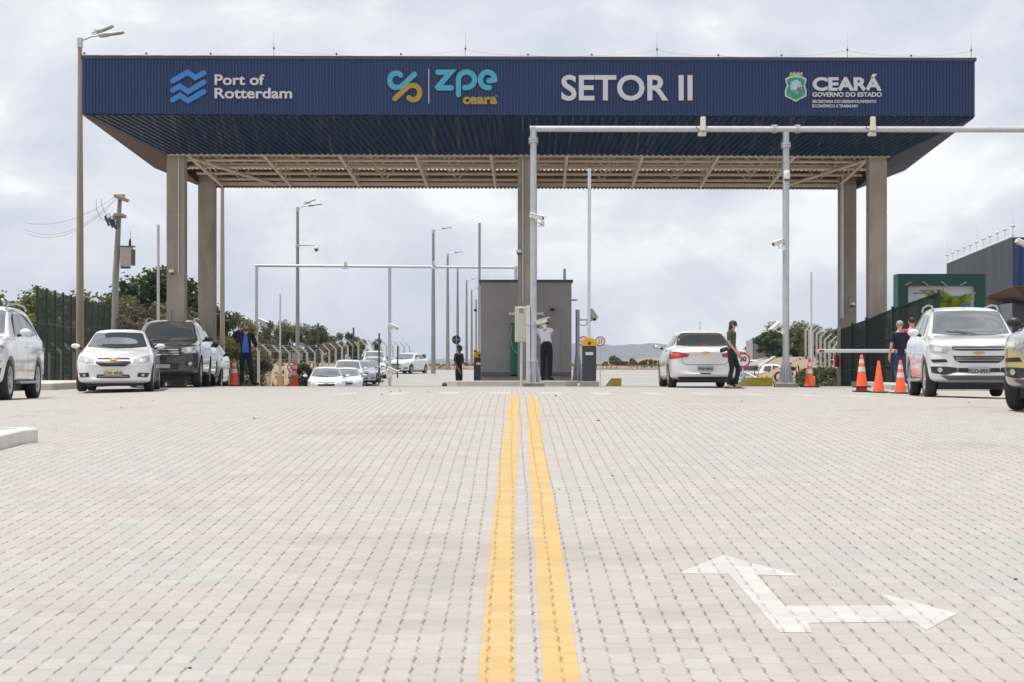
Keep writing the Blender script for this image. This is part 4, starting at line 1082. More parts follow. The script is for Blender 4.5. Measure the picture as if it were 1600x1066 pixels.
# yellow kerb noses
def nose(px0, px1, y, D, h, label):
    x0, x1 = PX(px0, D), PX(px1, D); z0 = gz((x0+x1)/2, D)
    t = thing("kerb_nose", label, "kerb block", ((x0+x1)/2, D, z0))
    a = MB(); M_ = Matrix.Translation((0, D+.5, 0)) @ Matrix(((1,0,0,0),(0,0,-1,0),(0,1,0,0),(0,0,0,1)))
    a.prism([(x0, z0-.1),(x1, z0-.1),(x1, z0+h),(x0+(x1-x0)*.35, z0+h),(x0, z0+.02)], M_, .5); part("block", a, mat("pale_yellow_kerb", (.60,.52,.20), .85, 0, .12, 6), t, True)
    a = MB(); a.box((x0+(x1-x0)*.68, D-.005, z0+h*.55), ((x1-x0)*.6, .02, h*.85)); part("painted_face", a, M_yk, t, True)
nose(948, 971, 600, 58, .22, "yellow painted kerb nose on the road right of the booth")
nose(1150, 1207, 600, 58, .24, "long yellow painted kerb end behind the woman and the white sedan")
a = MB(); a.ell((PX(694.5,54.5), 54.5, gz(-2,54.5)+.04), (.07,.06,.07), 10, 8)
tag(part("stone_block", a, M_trim), "small dark block on the ground left of the booth island", "block")

# ------------------------------------------------------------------ traffic cones
def cone(label, h=.75, bands=True, group="orange traffic cones"):
    t = thing("traffic_cone", label, "traffic cone", (0,0,0), group)
    k = h/.75
    a = MB(); a.box((0,0,.018*k), (.37*k,.37*k,.036*k), bev=.01); part("base", a, M_ink, t)
    prof = [(.140,.036),(.128,.06),(.030,.74),(.021,.75),(.001,.75)]
    a = MB(); a.lathe([(r*k, z*k) for r, z in prof], n=20); bd = part("body", a, M_orange, t)
    if bands:
        for z0_, z1_ in ((.36,.47),(.55,.64)):
            rr = lambda z: .128-(z-.06)*.098/.68+.003
            a = MB(); a.lathe([(rr(z0_)*k, z0_*k),(rr(z1_)*k, z1_*k)], n=20); part("reflective_band", a, M_refl, bd)
    return t
def put(o, px, D, dz=0, label=None, rz=0):
    x = PX(px, D); o.location = (x, D, gz(x, D)+dz); o.rotation_euler[2] = rz
    if label: o['label'] = label
    return o
c0 = cone("striped orange cone, leftmost of the three in front of the dark fence"); put(c0, 1346.3, 46.6)
put(dup(c0, (0,0,0)), 1346.3, 46.6, .105, "striped orange cone stacked on top of the leftmost cone by the dark fence")
put(dup(c0, (0,0,0)), 1407, 45.4, 0, "striped orange cone closest to the white SUV on the right", .3)
cp_ = cone("plain orange cone without bands between two striped ones", .72, False); put(cp_, 1373, 46.0, 0, None, .2)
put(dup(c0, (0,0,0)), 1265, 52.5, 0, "lone striped orange cone right of the right gantry post", .5)
put(dup(c0, (0,0,0)), 459.5, 60.5, .0, "striped orange cone at the left beside the lamp pole")
put(dup(c0, (0,0,0)), 366, 56.5, 0, "striped orange cone between the small car and the suited man", .1)
put(dup(c0, (0,0,0)), 1450, 44.2, 0, "orange cone half hidden behind the wheels of the right white SUV")

# ------------------------------------------------------------------ fences
def conc_fence(label, pts, spacing, h, lean, m=M_postw):
    """concrete posts with cranked tops and strands of wire along a polyline (x, D)"""
    t = thing("wire_fence", label, "fence", (pts[0][0], pts[0][1], tz(*pts[0])))
    n = 0; tops = []
    for (a, b) in zip(pts, pts[1:]):
        A_, B2 = Vector(a), Vector(b); k = max(1, int((B2-A_).length/spacing))
        for i in range(k+(b == pts[-1])):
            p = A_.lerp(B2, i/k); z0 = tz(p.x, p.y)-.2; q = MB()
            jt = random.uniform(-.03,.03)
            q.box((p.x, p.y, z0+h/2), (.12,.12,h), rot=(0, jt*.3, random.uniform(-.1,.1)))
            w = .055
            v = [(p.x-w, p.y-w, z0+h-.02),(p.x+w, p.y-w, z0+h-.02),(p.x+w, p.y+w, z0+h-.02),(p.x-w, p.y+w, z0+h-.02)]
            l = lean*.42; u = [(x+l, y, z+.42) for x, y, z in v]
            q.add(v+u, [(0,1,5,4),(1,2,6,5),(2,3,7,6),(3,0,4,7),(4,5,6,7)])
            part("post", q, m, t, True); tops.append((Vector((p.x, p.y, z0)), lean))
    q = MB()
    for f in (.25, .45, .65, .85, 1.02):
        q.path([c_+Vector((lean*.07, -.07, h*f)) for c_, l in tops], .005, 4)
    for f in (.15, .3, .4):
        q.path([c_+Vector((lean*f, -.07, h+f)) for c_, l in tops], .005, 4)
    part("wire", q, M_galv, t, True)
    return t
conc_fence("left row of cranked concrete fence posts running up behind the car queue", [(PX(404,99), 99), (PX(560,150), 150), (PX(640,185), 185)], 3.9, 2.35, -1)
conc_fence("cranked concrete post fence on the right behind the lone striped cone", [(PX(1259,150), 150), (PX(1312,118), 118)], 3.6, 2.25, 1)
conc_fence("short cranked concrete posts at the left edge behind the white SUV", [(PX(76,76), 76), (PX(97,77), 77), (PX(115,78), 78)], .52, 1.5, -.9)
def net_fence(label, pts, tops, mnet, mpost, spacing, name="mesh_fence", cat="fence", z0=-.6, posts=True):
    t = thing(name, label, cat, (pts[0][0], pts[0][1], z0))
    a = MB()
    for i in range(len(pts)-1):
        p, q = pts[i], pts[i+1]
        a.add([(p[0],p[1],z0),(q[0],q[1],z0),(q[0],q[1],tops[i+1]),(p[0],p[1],tops[i])], [(0,1,2,3)])
    part("netting", a, mnet, t, True)
    L_ = [0]
    for p, q in zip(pts, pts[1:]): L_.append(L_[-1]+math.hypot(q[0]-p[0], q[1]-p[1]))
    n = int(L_[-1]/spacing)
    def at(s_):
        for i in range(len(pts)-1):
            if s_ <= L_[i+1]+1e-6:
                f = (s_-L_[i])/(L_[i+1]-L_[i]); return [pts[i][k]+(pts[i+1][k]-pts[i][k])*f for k in (0,1)]+[tops[i]+(tops[i+1]-tops[i])*f]
    for i in range(n+1):
        x, y, z = at(L_[-1]*i/n); b = MB(); b.box((x, y-.04, (z0+z+.06)/2), (.07,.07,z+.06-z0), bev=.006); part("post", b, mpost, t, True)
    b = MB()
    for i in range(len(pts)-1):
        p, q = pts[i], pts[i+1]
        for f in (0.02, .33, .66, .99):
            b.tube((p[0],p[1]-.02,z0+(tops[i]-z0)*f), (q[0],q[1]-.02,z0+(tops[i+1]-z0)*f), .014, n=5)
        ln = math.hypot(q[0]-p[0], q[1]-p[1]); k = int(ln/.15)
        for j in range(k):
            f = j/k; zt2 = tops[i]+(tops[i+1]-tops[i])*f; x = p[0]+(q[0]-p[0])*f; y = p[1]+(q[1]-p[1])*f
            b.box((x, y-.005, (z0+zt2)/2), (.008,.008,zt2-z0))
    part("wire_mesh", b, mpost, t, True)
    return t
net_fence("tall green mesh fence with dark posts at the left behind the white cars", [(PX(59,62),62),(PX(100,70),70),(PX(172,88),88)], [(HZ-450)/F*62,(HZ-460)/F*70,(HZ-480)/F*88], M_netL, M_gdark, 2.6)
net_fence("dark green shade-net fence rising to the right in front of the right columns", [(PX(1311,60.5),60.5),(PX(1355,56.0),56.0),(PX(1403,53.6),53.6),(PX(1466,52.0),52.0)],
          [(HZ-515)/F*60.5,(HZ-499)/F*56.0,(HZ-479)/F*53.6,(HZ-457)/F*52.0], M_netR, M_gdark, 1.9)
# fire extinguisher on a white post at the fence's left end
x = PX(1310,60.2)
t = thing("fire_extinguisher", "red fire extinguisher on the white post at the dark fence's left end", "fire extinguisher", (x, 60.1, -.1))
a = MB(); a.box((x+.02, 60.2, .35), (.09,.09,1.9)); part("post", a, M_postw, t, True)
a = MB(); a.lathe([(.001,-.18),(.06,-.17),(.065,-.1),(.065,.12),(.03,.18),(.02,.2),(.001,.2)], Matrix.Translation((x-.07, 60.1, .30)), 14); part("cylinder", a, M_signr, t, True)
a = MB(); a.box((x-.07, 60.1, .52), (.03,.03,.05)); a.path([(x-.07,60.1,.53),(x-.13,60.08,.5),(x-.135,60.06,.35)], .01, 5); part("valve", a, M_ink, t, True)

# ------------------------------------------------------------------ billboard and far right building
D = 66
t = thing("billboard", "white billboard in a thick green frame behind the dark fence", "billboard", (PX(1471,D), D+.3, 0))
def rect(px0, py0, px1, py1, D, dep, m, name, par, rel=0):
    a = MB(); x0, x1 = PX(px0,D), PX(px1,D); z0, z1 = (HZ-py1)/F*D, (HZ-py0)/F*D
    a.box(((x0+x1)/2, D+rel+dep/2, (z0+z1)/2), (x1-x0, dep, z1-z0)); return part(name, a, m, par, True)
rect(1403,428,1540,446.5,D,.8,M_panelg,"top_frame",t); rect(1403,446.6,1419,600,D,.8,M_panelg,"side_frame",t); rect(1524,446.6,1540,600,D,.8,M_panelg,"side_frame",t)
pn = rect(1419,446.6,1524,520,D,.1,mat("billboard_white",(.62,.64,.72),.6,0,.04),"panel",t,.15)
rect(1480,462,1518,500,D,.01,mat("billboard_blue",(.05,.22,.55),.5),"blue_patch",pn,.135)
for body, px, py, h in (("Inauguração do Setor II", 1439, 455, 3.4), ("Zona de Processamento", 1428, 459.3, 3.2)):
    place_mesh("lettering", text_mesh("lettering", body, h*D/F/.69, M_trim, .002, 0, 'LEFT', .80), pn, Matrix.Translation(-world_of(pn)) @ V4(PX(px,D), D+.13, (HZ-py)/F*D))
for px in (1419,1446,1475,1505):
    a = MB(); a.box((PX(px,D), D-.02, (HZ-443.5)/F*D), (.22,.04,.03), rot=(0, R(random.choice((35,-25))), 0)); part("torn_tape", a, mat("tape_grey",(.35,.40,.38),.6), t, True)
t = thing("gatehouse_canopy", "second smaller navy corrugated canopy building at the far right edge", "building", (PX(1620,90), 95, 0))
fx, fy, bx_, by_ = PX(1583,90), 90, PX(1480,112.5), 112.5; zt2, zb2 = (HZ-371)/F*90, (HZ-447)/F*90
a = MB(); corr(a, (bx_,by_,zb2-.4), (fx,fy,zb2), (fx,fy,zt2), (bx_,by_,zt2-.0), .34, .05); part("side_fascia", a, mat("shaded_blue_sheet", (.045,.05,.065), .5, 0, .2, .8), t, True)  # the side wall's shade is put into this dark grey
a = MB(); corr(a, (fx,fy,zb2), (fx+14,fy+.5,zb2), (fx+14,fy+.5,zt2), (fx,fy,zt2), .25, .05); part("front_fascia", a, mat("royal_blue_sheet", (.012,.04,.15), .45, 0, .12, .8), t, True)
a = MB(); a.add([(bx_,by_,zb2-.4),(fx,fy,zb2),(fx+2,fy+3,zb2-1.05),(bx_+2,by_-2,zb2-1.3)], [(0,3,2,1)]); a.add([(fx,fy,zb2),(fx+14,fy+.5,zb2),(fx+13,fy+3,zb2-1.0),(fx+2,fy+3,zb2-1.05)], [(0,1,2,3)][::1]); part("soffit", a, M_brown, t, True)
a = MB(); a.add([(bx_+.1,by_,zt2-.06),(fx+.1,fy+.1,zt2-.06),(fx+14,fy+.6,zt2-.06),(bx_+14,by_,zt2-.06)], [(0,1,2,3)]); part("roof_slab", a, M_roofin, t, True)
a = MB(); a.box((fx+3.0, 108, .8), (8.0, 3, 5.0)); part("wall", a, mat("cream_wall", (.48,.45,.40), .85, 0, .06), t, True)
a = MB(); a.box((fx+.6, 98, .4), (.9, .5, 6.0)); part("pillar", a, M_conc, t, True)
a = MB(); a.box((fx+2.8, 95, .6), (4.2, 4, 5.0)); part("dark_opening", a, mat("opening_shade", (.03,.03,.035), .2), t, True)  # solid dark box whose colour stands for a shaded opening
a = MB(); a.box((PX(1570,96), 96, .8), (1.0, .2, 2.6)); part("notice_panel", a, M_sign, t, True)
for i in range(11):
    f = i/10; x = fx+(bx_-fx)*f; y = fy+(by_-fy)*f
    a = MB(); a.tube((x,y,zt2), (x,y,zt2+.5), .015, n=5); a.ell((x,y,zt2+.5), (.10,.10,.07), 8, 6); part("insulator", a, M_galv, t, True)
a = MB(); a.tube((fx,fy,zt2+.04), (bx_,by_,zt2+.04), .06, n=6); part("edge_trim", a, M_galvw, t, True)
for f in (0, .5, 1.0):
    a = MB(); x = fx+(bx_-fx)*f; y = fy+(by_-fy)*f; a.tube((x,y,zt2), (x,y,zt2+1.3), .012, .006, n=5); part("lightning_rod", a, M_galv, t, True)
# lamp head at the right edge of the frame
D = 58; t = thing("flood_light", "grey floodlight poking in at the right edge beside the blue building", "lamp", (PX(1604,D), D, 2))
a = MB(); a.tube((PX(1612,D), D, -.5), (PX(1612,D), D, (HZ-384)/F*D), .06, n=8); part("post", a, M_galv, t, True)
a = MB(); a.box((PX(1597,D), D-.1, (HZ-381)/F*D), (.42,.3,.14), rot=(0,R(25),0), bev=.02); part("lamp_head", a, M_white, t, True)

# ------------------------------------------------------------------ plants
def leaf_cloud(mb, clusters, n, ls, flat=.5, rnd=random):
    vs = []; fs = []
    tot = sum(c[3]**2 for c in clusters)
    for (cx, cy, cz, r, sq) in clusters:
        k = int(n*r*r/tot)
        for _ in range(k):
            while True:
                d = Vector((rnd.gauss(0,1), rnd.gauss(0,1), rnd.gauss(0,1)))
                if d.length > .01: break
            d.normalize(); rr = r*(rnd.random()**.45)*(1+.18*math.sin(d.x*5+d.z*7+cx*3)+.12*math.sin(d.y*9+cz*5))
            p = Vector((cx+d.x*rr, cy+d.y*rr, cz+d.z*rr*sq))
            s_ = ls*rnd.uniform(.55,1.25)
            a = Vector((rnd.gauss(0,1), rnd.gauss(0,1), rnd.gauss(0,.6))); a.normalize()
            b = a.cross(Vector((rnd.gauss(0,1), rnd.gauss(0,1), rnd.gauss(0,1)))); b.normalize()
            o = len(vs); q = b*s_*flat
            vs += [p-a*s_, p+q, p+a*s_, p-q]; fs.append((o, o+1, o+2, o+3))
    mb.add(vs, fs)
def make_tree(name, cat, label, h, r, m, n, ls, seed, trunk=.35, group=None, sq=.75, nclus=16, limbs=7):
    rnd = random.Random(seed)
    t = thing(name, label, cat, (0,0,0), group)
    cl = []; lb = MB()
    th = h*trunk
    lb.path([(0,0,-.4),(.05*h*rnd.uniform(-1,1),0,th*.5),(.05*h*rnd.uniform(-1,1),.02*h,th)], [h*.035,h*.026,h*.02], 8)
    for i in range(nclus):
        an = i*2.4+rnd.uniform(-.4,.4); f = rnd.uniform(.15,1); rad = r*.72*math.sqrt(f)
        z = th+(h-th)*(rnd.uniform(.05,.95)*(1-.45*f*f)+.02)
        cr_ = r*rnd.uniform(.22,.42); z = min(z, h-cr_*sq)
        cl.append((rad*math.cos(an), rad*math.sin(an), z, cr_, sq))
        if i < limbs or i % 3 == 0:
            e = Vector((rad*math.cos(an), rad*math.sin(an), z)); mid = e*.5+Vector((0,0,th*.35))
            lb.path([(0,0,th*rnd.uniform(.4,.95)), mid, e], [h*.016,h*.009,h*.003], 5)
    part("trunk", lb, M_bark, t)
    c = MB(); leaf_cloud(c, cl, n, ls, rnd=rnd); part("crown", c, m, t)
    return t
def plant_at(o, px, D, topy=None, h=None, label=None, wide=1., rz=None):
    x = PX(px, D); z0 = tz(x, D)-.1
    s_ = 1.
    if topy is not None: s_ = ((HZ-topy)/F*D-z0)/h
    o.location = (x, D, z0); o.scale = (s_*wide, s_*wide, s_); o.rotation_euler = (0,0, rz if rz is not None else random.uniform(0,6))
    if label: o['label'] = label
    return o
TA = make_tree("broadleaf_tree", "tree", "broad dark-leaved tree behind the front left column", 5.5, 2.9, M_lf1, 15000, .14, 11, .22, nclus=34)
plant_at(TA, 240, 104, 419, 5.5, wide=.98, rz=.5)
TB = make_tree("scrub_tree", "tree", "olive scrub tree", 4., 2.1, M_lf2, 7500, .115, 5, .08, "scrub trees on the left bank", nclus=18)
TC = make_tree("scrub_tree", "tree", "greyish dry scrub tree", 4., 2.0, M_lf4, 6500, .105, 9, .08, "scrub trees on the left bank", nclus=18)
TD = make_tree("scrub_tree", "tree", "yellow-green scrub tree", 4., 2.0, M_lf3, 7000, .11, 21, .06, "scrub trees on the left bank", nclus=18)
TE = make_tree("scrub_tree", "tree", "dark-leaved young tree", 4., 1.7, M_lf1, 6500, .115, 31, .12, "scrub trees on the left bank", nclus=16)
for o in (TB,TC,TD,TE): o.location = (0,0,0)
used = set()
def tplace(T_, px, D, topy, label, wide=1., group=None):
    if T_.name not in used: used.add(T_.name); o = T_
    else: o = dup(T_, (0,0,0))
    plant_at(o, px, D, topy, 4., label, wide)
    if group: o['group'] = group
    return o
gL = "scrub trees on the left bank"; gR = "scrub trees on the right bank"
for (T_, px, D, ty, lab, wd) in (
    (TD,8,84,447,"yellow-green scrub at the left edge above the white SUV",1.1),(TD,52,92,450,"yellow-green scrub just left of the green mesh fence",1.0),
    (TE,96,100,442,"dark young tree rising behind the green mesh fence",.8),(TB,128,104,462,"olive scrub behind the tall lamp pole",1.0),(TC,150,98,455,"dry grey scrub between the lamp pole and the utility pole",1.0),
    (TB,176,96,460,"olive scrub around the foot of the utility pole",.9),(TC,212,92,468,"dry scrub under the hanging transformer",.9),(TB,30,110,470,"low olive scrub behind the left white SUV",1.1),
    (TE,300,108,444,"dark-leaved tree between the two left columns",.9),(TB,200,118,452,"olive scrub left of the broad dark tree",.9),(TC,270,100,470,"dry scrub behind the black SUV's roof",1.0),
    (TB,352,112,487,"olive scrub directly right of the rear left column",.8),(TD,372,108,500,"yellow-green scrub behind the suited man",.8),(TC,400,116,498,"dry scrub behind the rear gantry's left post",.95),
    (TB,430,120,502,"olive scrub right of the rear gantry's left post",.9),(TD,428,112,530,"low yellow-green scrub at the thin barrier arm",.8),(TC,452,124,500,"dry scrub left of the lamp with the side camera",.9),
    (TC,478,124,506,"dry scrub right of the lamp with the side camera",.9),(TB,500,122,508,"olive scrub at the second thin steel post",.8),(TE,492,118,545,"dark bush above the leading car of the queue",.8),
    (TB,524,132,520,"olive scrub where the left bank begins to drop",.8),(TE,549,136,513,"dark tree beside the third thin steel post",.55),(TC,515,120,535,"dry scrub just behind the concrete posts",.9),
    (TB,562,140,526,"olive scrub at the right end of the left bank",.6),(TE,588,150,524,"small airy dark tree above the queue's middle",.6),(TD,575,152,545,"low yellow-green scrub above the queue's middle",.7),
    (TB,660,188,553,"small bush on the road bank right of the far sedan",.5),(TE,470,108,560,"low dark bush behind the small grey sign",.9),(TC,440,106,560,"low dry bush left of the small grey sign",.9),
    (TB,395,100,545,"olive bush behind the suited man's shoulder",.9),(TD,342,104,525,"yellow-green bush behind the small parked car",.9),(TB,320,96,520,"olive bush behind the silver pickup",.9)):
    tplace(T_, px, D*(1.38 if 395 < px < 605 and px != 470 else 1), ty, lab, wd, gL)
for (T_, px, D, ty, lab, wd) in (
    (TE,1200,165,512,"dark tree left of the right gantry post behind the box truck",1.1),(TC,1222,172,503,"dry grey tree behind the right gantry post",1.2),(TC,1258,168,501,"dry grey tree behind the tall thin barrier arm",1.3),
    (TD,1240,150,514,"yellow-green tree right of the right gantry post",1.35),(TB,1275,152,518,"olive tree behind the lone striped cone",1.2),(TB,1302,150,513,"olive tree behind the right post fence",1.2),(TD,1295,140,532,"yellow-green bush inside the right post fence",1.3),
    (TC,1330,160,512,"dry tree hidden partly by the rear right column",1.2),(TB,1180,182,530,"olive bush behind the box truck's cab end",1.1),(TC,1262,130,548,"low dry bush above the red soil on the right",1.6),
    (TB,1370,150,520,"olive tree between the two right columns",1.2),(TD,1222,140,545,"low yellow-green bush above the parked white pickup",1.6),(TC,1290,135,550,"low dry bush at the foot of the right post fence",1.6),(TB,1246,145,538,"olive bush just right of the right gantry post",1.4)):
    tplace(T_, px, max(D, 168) if px < 1264 else D, ty, lab, wd, gR)
gF = "small bushes on the far road bank"
bush = make_tree("bush", "bush", "round green bush on the far bank in front of the hills", 1.6, 1.3, M_lf2, 1500, .13, 3, .1, gF, nclus=9, limbs=4)
for i, (px, D, ty, lab, m_) in enumerate(((1003,223,562,"flat green bush between the two middle bushes on the far bank",1.0),(975,222,563,"low green tuft right of the darkest round bush on the far bank",1.0),(963,225,554,"darkest round bush on the far bank in front of the hills",.9),(990,228,558,"small yellow-green bush in the middle of the far bank",.7),(1012,226,560,"low green bush on the far bank right of the middle one",1.0),
                        (1028,224,562,"low bush on the far bank close to the white sedan",1.1),(945,230,564,"tiny bush on the far bank under the two-arrow sign",.8),(990,240,565,"faint low bush at the foot of the hills",1.3))):
    o = bush if i == 0 else dup(bush, (0,0,0)); plant_at(o, px, D, ty, 1.6, lab, m_)
gS = "ground plants along the right post fence"
for i in range(9):
    o = dup(bush, (0,0,0)); plant_at(o, 1268+i*6.2, 112-i*.5, 572+random.uniform(-2,3), 1.6, "low green plant growing at the foot of the right post fence", .8); o['group'] = gS
# dry grass tufts on the banks (uncountable)
def grass():
    vs = []; fs = []; rnd = random.Random(4)
    for _ in range(26000):
        if rnd.random() < .5: D = rnd.uniform(197, 245); x = rnd.uniform(-45, 60)
        elif rnd.random() < .5: D = rnd.uniform(70, 150); x = rnd.uniform(13.5, 40)
        else: D = rnd.uniform(64, 150); x = -rnd.uniform(11.8, 36)
        if math.sin(x*.9+D*.13)+math.sin(D*.31-x*.4)+rnd.uniform(-1,1) < .2: continue
        z = tz(x, D)-.07; h = rnd.uniform(.12,.45); a = rnd.uniform(0, 3.14); w_ = rnd.uniform(.03,.09)
        dx, dy = math.cos(a)*w_, math.sin(a)*w_; o = len(vs); lx = rnd.uniform(-.12,.12)
        vs += [(x-dx,D-dy,z),(x+dx,D+dy,z),(x+lx,D,z+h)]; fs.append((o,o+1,o+2))
    mb = MB(); mb.add(vs, fs); o = struct("dry_grass", mb, M_lf4, 'stuff'); o['label'] = "dry grass tufts on the red soil banks"; o['category'] = "grass"
grass()
# palms
def palm(label, loc, h, nfr, ln, m, seed, up=.7):
    rnd = random.Random(seed); t = thing("palm", label, "palm", loc)
    a = MB(); a.path([(0,0,-.2),(0,.02,h*.5),(.03,0,h)], [.11,.08,.06], 8); part("trunk", a, M_bark, t)
    for i in range(nfr):
        an = i*2.399+rnd.uniform(-.3,.3); el_ = rnd.uniform(.4,1)*up; L_ = ln*rnd.uniform(.75,1.1); mb = MB(); pts = []
        d = Vector((math.cos(an), math.sin(an), 0)); sd = Vector((-d.y, d.x, 0))
        for k in range(11):
            f = k/10; pts.append(Vector((0,0,h))+d*L_*f*math.cos(el_*.8)+Vector((0,0,L_*(math.sin(el_*1.3)*f-.75*f*f*(1.15-el_*.5)))))
        mb.path(pts, [.014*(1-k/12) for k in range(11)], 4)
        for k in range(1, 40):
            f = k/40; j = min(9, int(f*10)); p = pts[j].lerp(pts[j+1], f*10-j); tg = (pts[j+1]-pts[j]).normalized()
            ll = L_*.30*math.sin(math.pi*min(1, f*.86+.12))
            for s2 in (-1, 1):
                q = p+(sd*s2*.85+tg*.55+Vector((0,0,-.32))).normalized()*ll; n_ = tg*.024
                mb.add([p-n_, p+n_, q], [(0,1,2)])
        part("frond", mb, m, t)
    return t
palm("bright green palm crown in front of the billboard above the white SUV", (PX(1484,56),56,-.4), 1.95, 20, 1.1, M_lfp, 5, 1.3)
palm("dark palm leaves showing above the fence at the front right column", (PX(1390,59),59,-.4), 1.65, 11, .75, M_lf1, 8, 1.1)
palm("small dark palm tuft above the fence beside the front right column", (PX(1366,59.5),59.5,-.4), 1.5, 9, .55, M_lf1, 12, 1.1)
#@@CARS
# ================================================================== VEHICLES
# stations: (y from the nose, half-width factor, z bottom, z shoulder, roof half-width factor, z top)
BODY = {
 'sedan': (4.60, 1.79, .325, .88, 3.62, [(0,.60,.30,.55,.50,.60),(.05,.80,.22,.66,.70,.70),(.28,.95,.18,.74,.85,.80),(.75,1,.17,.83,.86,.91),(1.22,1,.17,.90,.84,.985),(1.42,1,.17,.93,.80,1.05),(2.05,1,.17,.95,.66,1.40),(2.4,1,.17,.96,.65,1.465),(2.9,1,.17,.97,.65,1.475),(3.4,1,.17,.98,.64,1.42),(3.92,.99,.18,.99,.70,1.14),(4.1,.98,.20,.99,.76,1.06),(4.42,.94,.24,.97,.76,1.02),(4.55,.86,.30,.90,.70,.96),(4.60,.68,.36,.80,.58,.88)]),
 'suv': (4.86, 1.88, .385, .92, 3.80, [(0,.66,.46,.86,.58,.95),(.05,.86,.36,.98,.78,1.05),(.22,.96,.30,1.04,.86,1.10),(.75,1,.27,1.08,.87,1.15),(1.20,1,.27,1.10,.85,1.185),(1.38,1,.27,1.12,.81,1.25),(1.95,1,.27,1.13,.72,1.66),(2.3,1,.27,1.14,.71,1.75),(3.1,1,.27,1.15,.70,1.78),(4.1,1,.27,1.16,.68,1.75),(4.45,.99,.28,1.16,.67,1.68),(4.66,.98,.30,1.14,.72,1.32),(4.76,.95,.33,1.08,.74,1.16),(4.84,.88,.42,1.0,.70,1.08),(4.86,.74,.48,.90,.58,.98)]),
 'pickup': (5.25, 1.85, .385, .92, 4.12, [(0,.66,.46,.84,.58,.93),(.05,.86,.36,.96,.78,1.03),(.22,.96,.30,1.02,.86,1.08),(.75,1,.27,1.06,.87,1.13),(1.20,1,.27,1.09,.85,1.17),(1.38,1,.27,1.11,.81,1.24),(1.95,1,.27,1.12,.72,1.64),(2.3,1,.27,1.13,.71,1.73),(2.9,1,.27,1.13,.70,1.75),(3.35,1,.27,1.13,.69,1.68),(3.50,1,.28,1.13,.76,1.22),(3.58,1,.28,1.13,.90,1.155),(4.5,1,.30,1.13,.90,1.15),(5.18,.99,.34,1.13,.90,1.15),(5.25,.94,.40,1.08,.84,1.10)]),
 'hatch': (3.95, 1.70, .315, .78, 3.22, [(0,.60,.30,.58,.50,.64),(.05,.80,.22,.70,.70,.75),(.26,.95,.18,.78,.85,.84),(.65,1,.17,.86,.86,.93),(1.0,1,.17,.92,.84,1.00),(1.18,1,.17,.94,.80,1.06),(1.8,1,.17,.96,.67,1.42),(2.1,1,.17,.97,.66,1.48),(2.7,1,.17,.98,.65,1.49),(3.25,1,.17,1.0,.64,1.44),(3.5,.99,.18,1.0,.66,1.33),(3.78,.97,.22,.98,.74,1.04),(3.90,.90,.30,.90,.74,.94),(3.95,.72,.36,.80,.58,.84)]),
}
BC = {}
